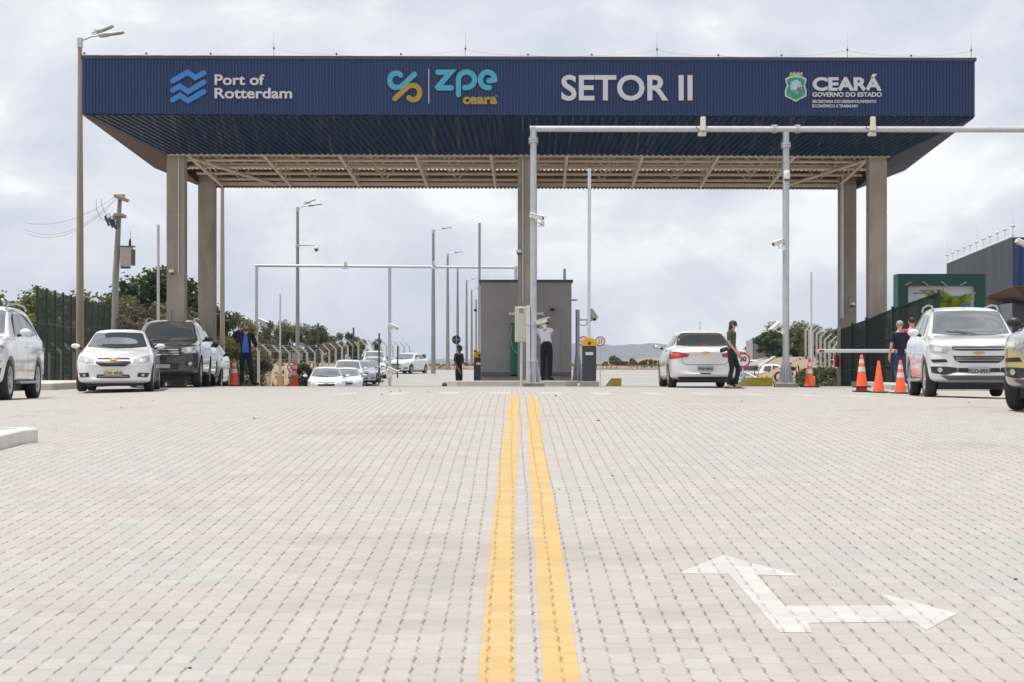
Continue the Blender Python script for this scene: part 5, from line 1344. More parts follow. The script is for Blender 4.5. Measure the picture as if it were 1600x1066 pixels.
def body_geo(kind):
    if kind in BC: return BC[kind]
    Ln, W, wr_, f_ax, r_ax, st = BODY[kind]; hw = W/2
    rows = []
    for (y, w, zb, zs, wr, zt) in st:
        W_ = w*hw; Wr = wr*hw*(w if w < .99 else 1); h = zs-zb
        half = [(0,zb),(.72*W_,zb),(.92*W_,zb+.03),(.985*W_,zb+.14*h),(1.0*W_,zb+.50*h),(.992*W_,zb+.82*h),(.965*W_,zs-.02),(.93*W_,zs+.015)]
        a = Vector((.93*W_, zs+.015)); b = Vector((Wr, zt-.05 if zt-zs > .2 else zt-.02))
        half += [tuple(a.lerp(b, .5)), tuple(b), (.86*Wr, zt-.012 if zt-zs > .2 else zt), (.45*Wr, zt+.012), (0, zt+.018)]
        fr = max(0, 1-y/.9); rr = max(0, 1-(Ln-y)/.6); ring = []
        for (x, z) in half+[(-x, z) for x, z in half[-2:0:-1]]:
            q = (abs(x)/hw)
            yy = y + (.34*q**3.0)*fr - (.22*q**3)*rr
            ring.append((x, yy-Ln/2, z))
        rows.append(ring)
    n = len(rows[0]); vs = [v for r_ in rows for v in r_]; fs = []
    for i in range(len(rows)-1):
        for k in range(n): fs.append((i*n+k, i*n+(k+1)%n, (i+1)*n+(k+1)%n, (i+1)*n+k))
    # caps as strips
    for base, rev in ((0, False), ((len(rows)-1)*n, True)):
        for k in range(n//2):
            a, b, c, d = k, k+1, n-k-1, (n-k)%n
            f = [base+d, base+c, base+b, base+a] if not rev else [base+a, base+b, base+c, base+d]
            f2 = []
            for q in f:
                if q not in f2: f2.append(q)
            if len(f2) > 2: fs.append(tuple(f2))
    me = bpy.data.meshes.new("car_body"); me.from_pydata(vs, [], fs)
    bm = bmesh.new(); bm.from_mesh(me); bmesh.ops.recalc_face_normals(bm, faces=bm.faces); bm.to_mesh(me); bm.free()
    o = bpy.data.objects.new("tmp", me); C.objects.link(o); m = o.modifiers.new("s", 'SUBSURF'); m.levels = 4
    dg = bpy.context.evaluated_depsgraph_get(); dg.update(); fine = bpy.data.meshes.new_from_object(o.evaluated_get(dg))
    bvh = BVHTree.FromPolygons([v.co[:] for v in fine.vertices], [p.vertices[:] for p in fine.polygons]); bpy.data.meshes.remove(fine); m.levels = 3
    dg = bpy.context.evaluated_depsgraph_get(); dg.update(); full = bpy.data.meshes.new_from_object(o.evaluated_get(dg))
    bpy.data.objects.remove(o)
    full.materials.append(M_paint_w)
    o = bpy.data.objects.new("tmp", full); C.objects.link(o)
    cut = MB()
    for sy in (f_ax, r_ax):
        for sx in (-1, 1):
            c = Vector((sx*hw, sy-Ln/2, wr_*.98)); cut.tube(c+Vector((sx*.25,0,0)), c-Vector((sx*.34,0,0)), wr_+.065, n=28)
    cm = cut.mesh("cut", M_black); bm = bmesh.new(); bm.from_mesh(cm); bmesh.ops.remove_doubles(bm, verts=bm.verts, dist=1e-5); bmesh.ops.recalc_face_normals(bm, faces=bm.faces); bm.to_mesh(cm); bm.free()
    co = bpy.data.objects.new("cut", cm); C.objects.link(co)
    md = o.modifiers.new("b", 'BOOLEAN'); md.operation = 'DIFFERENCE'; md.solver = 'EXACT'; md.object = co; md.material_mode = 'TRANSFER'
    dg = bpy.context.evaluated_depsgraph_get(); dg.update(); res = bpy.data.meshes.new_from_object(o.evaluated_get(dg))
    bpy.data.objects.remove(o); bpy.data.objects.remove(co)
    res.polygons.foreach_set('use_smooth', [True]*len(res.polygons))
    for mt in list(res.materials): pass
    try: res.set_sharp_from_angle(angle=R(42))
    except Exception: pass
    BC[kind] = (res, bvh); return BC[kind]
def patch(name, parent, m, bvh, outline, axis, off=.004, thick=.0, step=.04):
    """surface piece cut to an outline and laid on the body; axis 'F','B' front/back (x,z), 'L','R' side (y,z), 'T' top (x,y)"""
    n = len(outline); r = delaunay_2d_cdt([Vector(p) for p in outline], [], [list(range(n))], 1, 1e-6)
    bm = bmesh.new(); vv = [bm.verts.new((p.x, p.y, 0)) for p in r[0]]
    for t in r[2]:
        try: bm.faces.new([vv[i] for i in t])
        except ValueError: pass
    for ax in (0, 1):
        lo = min(v.co[ax] for v in bm.verts); hi = max(v.co[ax] for v in bm.verts); q = math.floor(lo/step)*step+step*1.37
        while q < hi:
            no = [0,0,0]; no[ax] = 1; co = [0,0,0]; co[ax] = q
            bmesh.ops.bisect_plane(bm, geom=bm.verts[:]+bm.edges[:]+bm.faces[:], plane_co=co, plane_no=no, dist=1e-5); q += step
    bmesh.ops.remove_doubles(bm, verts=bm.verts, dist=1e-4)
    D_ = {'F':Vector((0,1,0)),'B':Vector((0,-1,0)),'L':Vector((-1,0,0)),'R':Vector((1,0,0)),'T':Vector((0,0,-1))}[axis]
    for v in bm.verts:
        u, w_ = v.co.x, v.co.y
        u += 2.3e-4; w_ += 1.7e-4
        o = {'F':Vector((u,-5,w_)),'B':Vector((u,5,w_)),'L':Vector((5,u,w_)),'R':Vector((-5,u,w_)),'T':Vector((u,w_,5))}[axis]
        h, nrm, _, _ = bvh.ray_cast(o, D_)
        if h is None:
            h, nrm, _, _ = bvh.find_nearest(o+D_*4)
        if nrm.dot(D_) > 0: nrm = -nrm
        v.co = h + (nrm*.5 - D_*.5)*off*1.4
    for f in bm.faces:
        f.normal_update()
        if f.normal.dot(D_) > 0: f.normal_flip()
    if thick:
        g = bmesh.ops.extrude_face_region(bm, geom=bm.faces[:])
        for v in g['geom']:
            if isinstance(v, bmesh.types.BMVert): v.co -= D_*thick
        bmesh.ops.recalc_face_normals(bm, faces=bm.faces)
    me = bpy.data.meshes.new(name); bm.to_mesh(me); bm.free(); me.materials.append(m)
    me.polygons.foreach_set('use_smooth', [not thick]*len(me.polygons))
    o = bpy.data.objects.new(name, me); C.objects.link(o); o.parent = parent
    return o
def mirror(pl): return [(-x, z) for x, z in pl]
def band(pts, w):      # thin line outline
    return stroke(pts, w, 3)
def wheel(parent, x, y, r, sx, det=True):
    wd = .215; Mx = Matrix.Translation((x, y, r)) @ Matrix.Rotation(R(90)*sx, 4, 'Y')
    t = MB(); t.lathe([(r*.62,-wd/2),(r*.9,-wd/2),(r*.985,-wd*.36),(r,-wd*.15),(r,wd*.15),(r*.985,wd*.36),(r*.9,wd/2),(r*.66,wd/2-.005),(r*.645,wd*.2)], Mx, 28)
    w_ = bpy.data.objects.new("wheel", None); C.objects.link(w_); w_.parent = parent
    part("tyre", t, M_rub, w_)
    q = MB(); q.lathe([(r*.655,wd*.47),(r*.62,wd*.47),(r*.58,wd*.25),(r*.56,-wd*.1)], Mx, 28)
    for k in range(6):
        a = k*math.pi/3; c = Mx @ Vector((math.cos(a)*r*.34, math.sin(a)*r*.34, wd*.30)); rot = (Mx.to_3x3() @ Matrix.Rotation(a, 3, 'Z'))
        q.box(c, (r*.56, r*.15, .03), rot=rot)
    q.lathe([(r*.15,wd*.38),(r*.14,wd*.25)], Mx, 12); q.lathe([(.0001,wd*.38),(r*.15,wd*.38)], Mx, 12)
    part("rim", q, M_rim, w_)
    b = MB(); b.lathe([(.0001,wd*.05),(r*.6,wd*.05)], Mx, 20); part("brake_disc", b, mat("brake_dark", (.05,.05,.05), .5, .5), w_)
    return w_
def make_car(kind, label, paint, x, D, rz, cat, face='chev', plate=None, pm_=None, rear=False, group=None, rails=False, two=None, sc=1., z=None, full=True, mirror_mat=None, wcol=None):
    Ln, W, wr_, f_ax, r_ax, st = BODY[kind]; hw = W/2
    me, bvh = body_geo(kind)
    name = {'sedan':'sedan_car','suv':'sport_utility_car','pickup':'pickup_truck','hatch':'hatchback_car'}[kind]
    t = thing(name, label, cat, (x, D, gz(x, D) if z is None else z), group, rz); t.scale = (sc, sc, sc)
    m2 = me.copy(); m2.materials.clear(); m2.materials.append(paint); m2.materials.append(M_black)
    bo = bpy.data.objects.new("body", m2); C.objects.link(bo); bo.parent = t
    h = -Ln/2
    und = MB(); und.box((0, 0, .26*wr_/.385), (W*.74, Ln*.78, .18)); part("underbody", und, M_black, t)
    for sy in (f_ax, r_ax):
        for sx in (-1, 1): wheel(t, sx*(hw-.125), sy+h, wr_, sx)
    # glass
    Z = {s_[0]: s_ for s_ in st}; tall = kind in ('suv','pickup')
    zb_ = 1.235 if tall else (1.05 if kind == 'sedan' else 1.07); zt_ = 1.665 if tall else (1.375 if kind == 'sedan' else 1.40)
    if kind == 'pickup': zt_ = 1.65
    wb, wt = hw*.775, hw*.625 if not tall else hw*.665
    ws = [(-wb,zb_),(-wb*.5,zb_-.035),(0,zb_-.045),(wb*.5,zb_-.035),(wb,zb_),(wt,zt_-.02),(wt*.9,zt_+.01),(0,zt_+.025),(-wt*.9,zt_+.01),(-wt,zt_-.02)]
    wsg = patch("windscreen", t, M_glass2, bvh, ws, 'F', .007)
    for sx in (-1, 1):
        patch("wiper", wsg, M_black, bvh, band([(sx*.08, zb_-.015),(sx*.08-.38, zb_+.035)], .016), 'F', .010, .008)
    if kind == 'pickup': rg = [(-wb*.9,1.25),(wb*.9,1.25),(wt,1.56),(-wt,1.56)]
    elif kind == 'sedan': rg = [(-wb,1.075),(-wb*.5,1.055),(wb*.5,1.055),(wb,1.075),(wt*1.02,1.38),(wt*.8,1.405),(-wt*.8,1.405),(-wt*1.02,1.38)]
    elif kind == 'suv': rg = [(-wb*.95,1.22),(wb*.95,1.22),(wt,1.62),(-wt,1.62)]
    else: rg = [(-wb*.95,1.07),(wb*.95,1.07),(wt,1.39),(-wt,1.39)]
    patch("rear_window", t, M_glass2 if rear else M_glass, bvh, rg, 'B')
    # side windows: y ranges from nose
    b0 = zb_+(.0 if tall else .005); b1 = 1.19 if tall else 1.03
    if kind == 'sedan': wins = [[(1.75,1.03),(2.62,1.04),(2.66,1.36),(2.30,1.345),(2.10,1.27)],[(2.70,1.04),(3.45,1.06),(3.38,1.32),(3.2,1.345),(2.74,1.365)],[(3.50,1.06),(3.78,1.09),(3.46,1.28)]]
    elif kind == 'suv': wins = [[(1.72,1.19),(2.62,1.20),(2.66,1.63),(2.28,1.61),(2.05,1.52)],[(2.70,1.20),(3.48,1.21),(3.46,1.63),(2.74,1.635)],[(3.55,1.22),(4.25,1.25),(4.1,1.58),(3.53,1.625)]]
    elif kind == 'pickup': wins = [[(1.72,1.19),(2.58,1.20),(2.62,1.61),(2.28,1.59),(2.05,1.50)],[(2.66,1.20),(3.28,1.21),(3.16,1.56),(2.70,1.61)]]
    else: wins = [[(1.50,1.04),(2.36,1.05),(2.40,1.37),(2.05,1.36),(1.85,1.29)],[(2.44,1.05),(3.12,1.07),(3.05,1.34),(2.48,1.375)]]
    for wn in wins:
        for axx in 'LR':
            pl = [(p[0]+h, p[1]) for p in wn]; sd = patch("side_window", t, M_glass, bvh, pl, axx)
    # door seams and handles, sill
    zlo = .42 if tall else .30; zsh = 1.12 if tall else .99
    seams = {'sedan':[1.45,2.66,3.55],'suv':[1.45,2.66,3.5],'pickup':[1.45,2.62,3.33],'hatch':[1.2,2.42,3.2]}[kind]
    for axx in 'LR':
        for sy in seams: patch("door_seam", bo, M_black, bvh, band([(sy+h, zlo),(sy+h+.03, zsh)], .012), axx, .003)
        for sy in seams[1:]: patch("door_handle", bo, paint if not tall else M_chrome, bvh, band([(sy+h-.22, zsh-.12),(sy+h-.08, zsh-.12)], .032), axx, .004, .03)
        patch("sill_trim", bo, M_black if tall else paint, bvh, band([(f_ax+wr_+.1+h, zlo-.08),(r_ax-wr_-.1+h, zlo-.08)], .09), axx, .004, .012)
    # mirrors
    for sx in (-1, 1):
        mm_ = MB(); my = {'sedan':1.75,'suv':1.75,'pickup':1.75,'hatch':1.5}[kind]+h; mz = zb_+(.0 if tall else .0)
        mm_.ell((sx*(hw+.10), my, mz+.02), (.11,.06,.075 if tall else .058), 14, 8); mr_ = part("mirror", mm_, mirror_mat or paint, t)
        g = MB(); g.tube((sx*(hw-.05), my+.02, mz-.04), (sx*(hw+.03), my+.01, mz-.01), .03, n=8); part("mirror_arm", g, M_black, mr_)
        g = MB(); g.ell((sx*(hw+.10), my+.045, mz+.02), (.105,.04,.065 if tall else .052), 12, 6); part("mirror_glass", g, M_chrome, mr_)
    if rails:
        for sx in (-1, 1):
            g = MB(); xr_ = sx*hw*.66; g.path([(xr_, 2.12+h, 1.70),(xr_*1.0, 2.36+h, 1.785),(xr_, 3.1+h, 1.825),(xr_, 4.0+h, 1.80),(xr_, 4.2+h, 1.72)], .019, 8); part("roof_rail", g, M_rim, t)
    if tall:
        for sx in (-1, 1):
            g = MB(); g.box((sx*(hw-.02), (f_ax+r_ax)/2+h, .34), (.20, r_ax-f_ax-2*wr_-.3, .05), bev=.02); part("side_step", g, M_rim if face != 'toy' else M_black, t)
    ya_ = {'sedan':3.1,'suv':2.5,'pickup':2.9,'hatch':3.0}[kind]+h; g = MB(); g.tube((0, ya_, st[8][5]-.01), (0, ya_+.06, st[8][5]+.24), .006, n=5)
    if kind == 'suv' and face == 'chev': g.ell((0, ya_, st[8][5]+.03), (.035,.06,.03), 8, 6)
    part("antenna", g, M_ink, t)
    FF = lambda n_, m_, pl, off=.005, th=0, par=None: patch(n_, par or t, m_, bvh, pl, 'F', off, th)
    # ---- front
    if tall:
        if face == 'chev':
            for s_ in (1, -1):
                hl = [(s_*.90,.99),(s_*.82,1.005),(s_*.55,.965),(s_*.53,.90),(s_*.60,.84),(s_*.86,.86)]
                o = FF("headlight", M_lamp, hl, .006); FF("reflector", M_lampo, [(s_*.80,.965),(s_*.66,.95),(s_*.66,.875),(s_*.80,.88)], .010, 0, o)
                fg = FF("fog_recess", M_black, [(s_*.86,.60),(s_*.60,.595),(s_*.40,.575),(s_*.38,.50),(s_*.62,.44),(s_*.84,.48)], .006)
                FF("fog_lamp", M_lamp, [(s_*.70+.045*math.cos(k*.7), .535+.045*math.sin(k*.7)) for k in range(9)][::(1)], .014, 0, fg)
                FF("air_slot", M_black, [(s_*.86,.73),(s_*.60,.735),(s_*.56,.675),(s_*.82,.67)], .006)
            g = FF("upper_grille", M_black, [(-.50,.965),(.50,.965),(.49,.915),(.40,.90),(-.40,.90),(-.49,.915)], .007); FF("chrome_bar", M_chrome, band([(-.47,.938),(.47,.938)], .014), .012, 0, g)
            g = FF("lower_grille", M_black, [(-.47,.79),(.47,.79),(.43,.70),(.34,.665),(-.34,.665),(-.43,.70)], .007)
            for zz2 in (.755, .715): FF("chrome_bar", M_chrome, band([(-.42,zz2),(.42,zz2)], .014), .012, 0, g)
            FF("centre_bar", paint, [(-.50,.89),(.50,.89),(.47,.80),(-.47,.80)], .009)
            em = [(-.10,.862),(-.035,.862),(-.030,.875),(.035,.875),(.030,.862),(.10,.862),(.095,.832),(.032,.832),(.028,.82),(-.036,.82),(-.032,.832),(-.106,.832)]
            FF("badge", M_gold, em, .018, .012)
            FF("lower_intake", M_black, [(-.38,.57),(.38,.57),(.38,.49),(-.38,.49)], .007); FF("skid_plate", mat("bumper_grey", (.10,.10,.105), .6), [(-.70,.43),(.70,.43),(.55,.345),(-.55,.345)], .008)
        else:
            for s_ in (1, -1):
                hl = [(s_*.90,1.03),(s_*.80,1.05),(s_*.50,1.0),(s_*.48,.90),(s_*.60,.86),(s_*.88,.88)]
                o = FF("headlight", M_lamp, hl, .006); FF("reflector", M_lampo, [(s_*.66+.05*math.cos(k*.7), .94+.05*math.sin(k*.7)) for k in range(9)], .012, 0, o)
                fg = FF("fog_recess", M_black, [(s_*.84,.66),(s_*.60,.66),(s_*.58,.54),(s_*.82,.54)], .006)
                FF("fog_lamp", M_lamp, [(s_*.70+.05*math.cos(k*.7), .60+.05*math.sin(k*.7)) for k in range(9)], .014, 0, fg)
            g = FF("grille", M_black, [(-.44,1.0),(.44,1.0),(.40,.80),(-.40,.80)], .007)
            for zz2 in (.96, .90, .84): FF("chrome_bar", M_chrome, band([(-.40,zz2),(.40,zz2)], .03), .013, 0, g)
            FF("lower_intake", M_black, [(-.45,.62),(.45,.62),(.40,.46),(-.40,.46)], .007)
        pz = .52
    else:
        zo = 0 if kind == 'sedan' else .03
        for s_ in (1, -1):
            hl = [(s_*.80,.82+zo),(s_*.74,.835+zo),(s_*.45,.745+zo),(s_*.43,.665+zo),(s_*.60,.645+zo),(s_*.80,.70+zo)]
            o = FF("headlight", M_lamp, hl, .006); FF("reflector", M_lampo, [(s_*.62+.042*math.cos(k*.7), .715+zo+.042*math.sin(k*.7)) for k in range(9)], .012, 0, o)
            fg = FF("fog_recess", M_black, [(s_*.80,.43),(s_*.56,.44),(s_*.54,.34),(s_*.76,.33)], .006); FF("fog_lamp", M_lamp, [(s_*.66+.035*math.cos(k*.7), .385+.035*math.sin(k*.7)) for k in range(9)], .012, 0, fg)
        FF("upper_grille", M_black, [(-.34,.775+zo),(.34,.775+zo),(.38,.745+zo),(-.38,.745+zo)], .007)
        FF("grille", M_black, [(-.38,.705+zo),(.38,.705+zo),(.40,.66+zo),(.27,.585+zo),(-.27,.585+zo),(-.40,.66+zo)], .007)
        FF("badge", M_gold if face != 'plain' else M_chrome, [(-.085,.755+zo),(-.03,.755+zo),(-.026,.766+zo),(.03,.766+zo),(.026,.755+zo),(.085,.755+zo),(.08,.73+zo),(.028,.73+zo),(.024,.72+zo),(-.03,.72+zo),(-.027,.73+zo),(-.09,.73+zo)], .016, .01)
        g = FF("lower_intake", M_black, [(-.36,.395),(.36,.395),(.38,.315),(-.38,.315)], .007); FF("chrome_bar", M_rim, band([(-.33,.355),(.33,.355)], .012), .012, 0, g)
        pz = .44 if kind == 'sedan' else .46
    def put_plate(front, txt, pmat, pz_, lbl=None):
        o_ = Vector((0, -5 if front else 5, pz_)); hh, nn, _, _ = bvh.ray_cast(o_, Vector((0, 1 if front else -1, 0)))
        yy = hh.y-.022 if front else hh.y+.022
        g = MB(); g.box((0, yy, pz_), (.40, .014, .13), bev=.006); pl = part("number_plate", g, pmat, t)
        if txt:
            tm = text_mesh("plate_lettering", txt, .105, M_ink, .002, .002, 'CENTER', .95)
            tm.transform(Matrix.Translation((0, yy+(-.0095 if front else .0095), pz_-.046)) @ (Matrix(((1,0,0,0),(0,0,-1,0),(0,1,0,0),(0,0,0,1))) if front else Matrix(((-1,0,0,0),(0,0,1,0),(0,1,0,0),(0,0,0,1)))))
            o2 = bpy.data.objects.new("plate_lettering", tm); C.objects.link(o2); o2.parent = pl
    if not rear: put_plate(True, plate, pm_ or M_plate, pz)
    # ---- rear
    BB = lambda n_, m_, pl, off=.005, th=0, par=None: patch(n_, par or t, m_, bvh, pl, 'B', off, th)
    if kind == 'sedan':
        for s_ in (1, -1):
            o = BB("tail_light", M_red, [(s_*.86,.90),(s_*.76,.915),(s_*.40,.855),(s_*.44,.775),(s_*.70,.745),(s_*.88,.72)], .006)
            BB("lamp_core", mat("tail_core", (.75,.10,.08), .2, 0, .1), [(s_*.70+.07*math.cos(k*.7), .83+.05*math.sin(k*.7)) for k in range(9)], .012, 0, o)
        if rear:
            BB("boot_seam", M_black, band([(-.60,.80),(-.58,.66),(-.50,.585),(.50,.585),(.58,.66),(.60,.80)], .010), .004)
            BB("badge", M_gold, [(-.105,.905),(-.035,.905),(-.030,.92),(.035,.92),(.030,.905),(.105,.905),(.10,.875),(.032,.875),(.028,.862),(-.036,.862),(-.032,.875),(-.11,.875)], .014, .01)
            BB("brake_lamp", M_red, [(-.12,1.075),(.12,1.075),(.11,1.095),(-.11,1.095)], .010)
            BB("fog_reflector", M_ink, band([(-.12,.36),(.12,.36)], .028), .008)
            BB("bumper_edge", M_black, [(-.70,.275),(.70,.275),(.62,.225),(-.62,.225)], .006)
            put_plate(False, plate, pm_ or M_plate, .49)
    elif kind == 'suv':
        for s_ in (1, -1): BB("tail_light", M_red, [(s_*.90,1.15),(s_*.70,1.12),(s_*.66,.95),(s_*.90,.92)], .006)
    else:
        for s_ in (1, -1): BB("tail_light", M_red, [(s_*.88,1.03),(s_*.78,1.03),(s_*.78,.75),(s_*.88,.75)], .006)
    if two:
        FF('gold_bumper_panel', two, [(-.925,.86),(-.60,.82),(-.50,.62),(-.55,.44),(-.92,.44)], .003)
    if two:      # second colour on the lower front wing and doors
        for axx in 'LR': patch("gold_lower_panel", bo, two, bvh, [(.25+h,.46),(.30+h,.90),(1.5+h,.86),(3.3+h,.82),(3.2+h,.44),(1.42+h,.44),(1.40+h,.80),(.60+h,.84),(.42+h,.60)], axx, .004)
    return t
PI = math.pi
make_car('suv', "white SUV cut by the left edge of the frame, seen from its side", M_paint_w, -10.03, 38.3, R(3.4), "car", rails=True)
make_car('sedan', "white sedan with cream plate parked first in the left line", M_paint_w, PX(179,47)-.30, 49.2, R(7), "car", plate="OSK·4838", pm_=M_platey)
make_car('suv', "black SUV with roof rails parked behind the white sedan", M_paint_k, -9.05, 54.35, R(4), "car", face='toy', rails=True, mirror_mat=M_black)
make_car('suv', "silver-white SUV with black mirrors between the two left columns", M_paint_w2, -9.62, 59.75, R(4), "car", face='toy', mirror_mat=M_black, sc=.965)
make_car('hatch', "small silver car parked last in the left line beside the suited man", M_paint_s, -10.0, 65.5, R(2.5), "car", face='plain', z=-.56, mirror_mat=M_black)
make_car('suv', "white SUV with black grille and plate facing the camera on the right", M_paint_w, PX(1541,37.5)+.18, 40.2, R(-5.5), "car", plate="PGD·8951", rails=True)
make_car('sedan', "white sedan seen from behind with red tail lights at the gate", M_paint_w, PX(1101,50), 52.1, PI+R(.4), "car", plate="PNI·9456", rear=True, mirror_mat=M_black, sc=.965)
make_car('pickup', "silver and gold pickup entering at the right edge of the frame", M_paint_s, 8.60, 30.1, R(-26), "pickup truck", two=M_paint_g, mirror_mat=M_black, z=gz(7.5,29.5))
gq = "cars queuing up the slope beyond the gate"
def qc(kind, px, D, label, paint, rz=3, face='plain', top=None, **k):
    x = PX(px, D); z = None
    if top is not None:
        hgt = {'sedan':1.48,'suv':1.80,'pickup':1.76,'hatch':1.50}[kind]*k.get('sc',1); z = (HZ-top)/F*D-hgt
    return make_car(kind, label, paint, x, D, R(rz), "pickup truck" if kind == 'pickup' else "car", face=face, z=z, group=gq, **k)
qc('hatch', 510, 96, "white hatchback leading the queue beyond the gate, hidden below its bonnet", M_paint_w, 5, top=573, pm_=M_platey, sc=1.04)
qc('sedan', 541, 108, "second car in the queue, a white sedan peeping out behind the leader", M_paint_w2, 4, top=574)
qc('suv', 544, 121, "white SUV standing tall behind the first two queuing cars", M_paint_w, 4, top=561.5, rails=False)
qc('sedan', 565, 128, "silver sedan in the middle of the queue behind the white SUV", M_paint_s, 5, top=563)
qc('sedan', 574, 134, "dark sedan in the middle of the queue beside the road", M_paint_d, 4, top=562.5)
qc('hatch', 584, 140, "white hatchback near the end of the queue in front of the pickup", M_paint_w, 4, top=557)
qc('pickup', 585, 152, "white pickup at the end of the queue with a dark windscreen", M_paint_w, 4, top=548, mirror_mat=M_black, rails=True)
make_car('sedan', "white sedan standing sideways at the top of the road past the queue", M_paint_w, PX(636,152), 153, R(-19), "car", face='plain', sc=1.05)
# right, beyond the crest
make_car('pickup', "white pickup parked side-on beyond the gate behind the woman", M_paint_w, PX(1206,150), 150, R(84), "pickup truck", face='plain', z=(HZ-568.5)/F*150-1.92+.17, sc=1.0)
# canopy shell on that pickup's bed
pk = [o for o in bpy.data.objects if o.get('label', '').startswith("white pickup parked side-on")][0]
b = MB(); b.prism([(.90,1.14),(2.58,1.14),(2.56,1.60),(2.40,1.70),(.98,1.74)], Matrix.Translation((.80,0,0)) @ Matrix(((0,0,-1,0),(1,0,0,0),(0,1,0,0),(0,0,0,1))), 1.60)
cs = part("bed_canopy", b, M_paint_w, pk)
for sx in (-.806, .806):
    b = MB(); b.box((sx, 1.72, 1.42), (.01, 1.40, .34), bev=0); part("canopy_window", b, M_glass, cs)
make_car('sedan', "white car roof showing above the parked white pickup beyond the gate", M_paint_w, PX(1186,170), 170, R(80), "car", face='plain', z=(HZ-562)/F*170-1.48)
D = 176; x = PX(1193, D); z0 = (HZ-599)/F*D
t = thing("box_truck", "old truck with a pinkish-grey cargo box beyond the gate", "truck", (x, D, z0))
a = MB(); a.box((x, D, (HZ-551)/F*D), (2.45, 5.0, (HZ-533)/F*D-(HZ-572)/F*D), bev=.03); cb = part("cargo_box", a, mat("box_pinkish_grey", (.33,.29,.29), .6, 0, .12, 2), t, True)
a = MB()
for dx in (-1.2, 0, 1.2): a.box((x+dx, D-2.52, (HZ-552)/F*D), (.06,.05,2.0))
a.box((x, D-2.52, (HZ-534)/F*D), (2.45,.05,.08)); a.box((x, D-2.52, (HZ-571)/F*D), (2.45,.05,.08)); part("door_frame", a, mat("truck_frame_grey", (.20,.18,.18), .6), cb, True)
for dx in (-.2, .2): a = MB(); a.tube((x+dx, D-2.56, (HZ-570)/F*D), (x+dx, D-2.56, (HZ-535)/F*D), .025, n=6); part("lock_rod", a, M_galv, cb, True)
a = MB(); a.box((x, D, z0+.75), (1.0, 6.5, .25)); a.box((x, D-2.4, z0+.6), (2.2,.1,.15)); part("chassis", a, M_black, t, True)
for dy in (-1.6, 2.6):
    for sx in (-1, 1):
        a = MB(); a.lathe([(.001,-.14),(.3,-.14),(.48,-.12),(.48,.12),(.3,.14),(.001,.14)], Matrix.Translation((x+sx*1.0, D+dy, z0+.48)) @ Matrix.Rotation(R(90), 4, 'Y'), 20); part("wheel", a, M_rub, t, True)
a = MB(); a.box((x, D+3.6, z0+1.6), (2.3, 1.6, 2.0), bev=.15); part("cab", a, M_paint_w, t, True)
# parked motorcycle half hidden by the gantry post
D = 120; x = PX(1234, D); z0 = (HZ-597)/F*D
t = thing("motorcycle", "dark parked motorcycle beside the right gantry post beyond the gate", "motorcycle", (x, D, z0))
for sx in (-.62, .62):
    a = MB(); a.lathe([(.20,-.05),(.30,-.05),(.31,0),(.30,.05),(.20,.05),(.20,-.05)], Matrix.Translation((x+sx, D, z0+.31)) @ Matrix.Rotation(R(90), 4, 'X'), 18); part("wheel", a, M_rub, t, True)
a = MB(); a.path([(x-.62,D,z0+.31),(x-.2,D,z0+.55),(x+.25,D,z0+.75),(x+.5,D,z0+.95),(x+.62,D,z0+.31)], .05, 6); a.ell((x+.1,D,z0+.78), (.28,.14,.14)); a.ell((x-.3,D,z0+.78), (.32,.13,.07)); a.ell((x,D,z0+.45), (.22,.15,.18)); part("frame", a, M_ink, t, True)
a = MB(); a.path([(x+.42,D-.35,z0+1.1),(x+.46,D,z0+1.0),(x+.42,D+.35,z0+1.1)], .018, 6); part("handlebar", a, M_galv, t, True)
tt = thing("helmet", "silver helmet resting on the dark motorcycle", "helmet", (x, D, z0+.98)); a = MB(); a.ell((0,0,.13), (.15,.15,.15)); part("shell", a, M_galv, tt); a = MB(); a.ell((0,-.05,.12), (.13,.115,.06)); part("visor", a, M_ink, tt)

# ================================================================== PEOPLE
def skin_mesh(name, verts, edges, radii, root=0, lv=2, m=None, extra=None):
    me = bpy.data.meshes.new("sk"); me.from_pydata([Vector(v) for v in verts], edges, [])
    o = bpy.data.objects.new("sk", me); C.objects.link(o)
    o.modifiers.new("Skin", 'SKIN')
    if not me.skin_vertices:
        bm = bmesh.new(); bm.from_mesh(me); bm.verts.layers.skin.verify(); bm.to_mesh(me); bm.free()
    for i, r_ in enumerate(radii):
        sv = me.skin_vertices[0].data[i]; sv.radius = (r_, r_) if not isinstance(r_, tuple) else r_; sv.use_root = (i == root)
    o.modifiers[0].use_smooth_shade = True
    s_ = o.modifiers.new("Sub", 'SUBSURF'); s_.levels = lv
    dg = bpy.context.evaluated_depsgraph_get(); dg.update(); r2 = bpy.data.meshes.new_from_object(o.evaluated_get(dg)); bpy.data.objects.remove(o)
    if extra:
        bm = bmesh.new(); bm.from_mesh(r2); e = extra.mesh("e", None); bm.from_mesh(e); bm.to_mesh(r2); bm.free()
    r2.name = name; r2.polygons.foreach_set('use_smooth', [True]*len(r2.polygons)); r2.materials.clear(); r2.materials.append(m)
    return r2
def lim(chain, joints): return [joints[c] for c in chain]
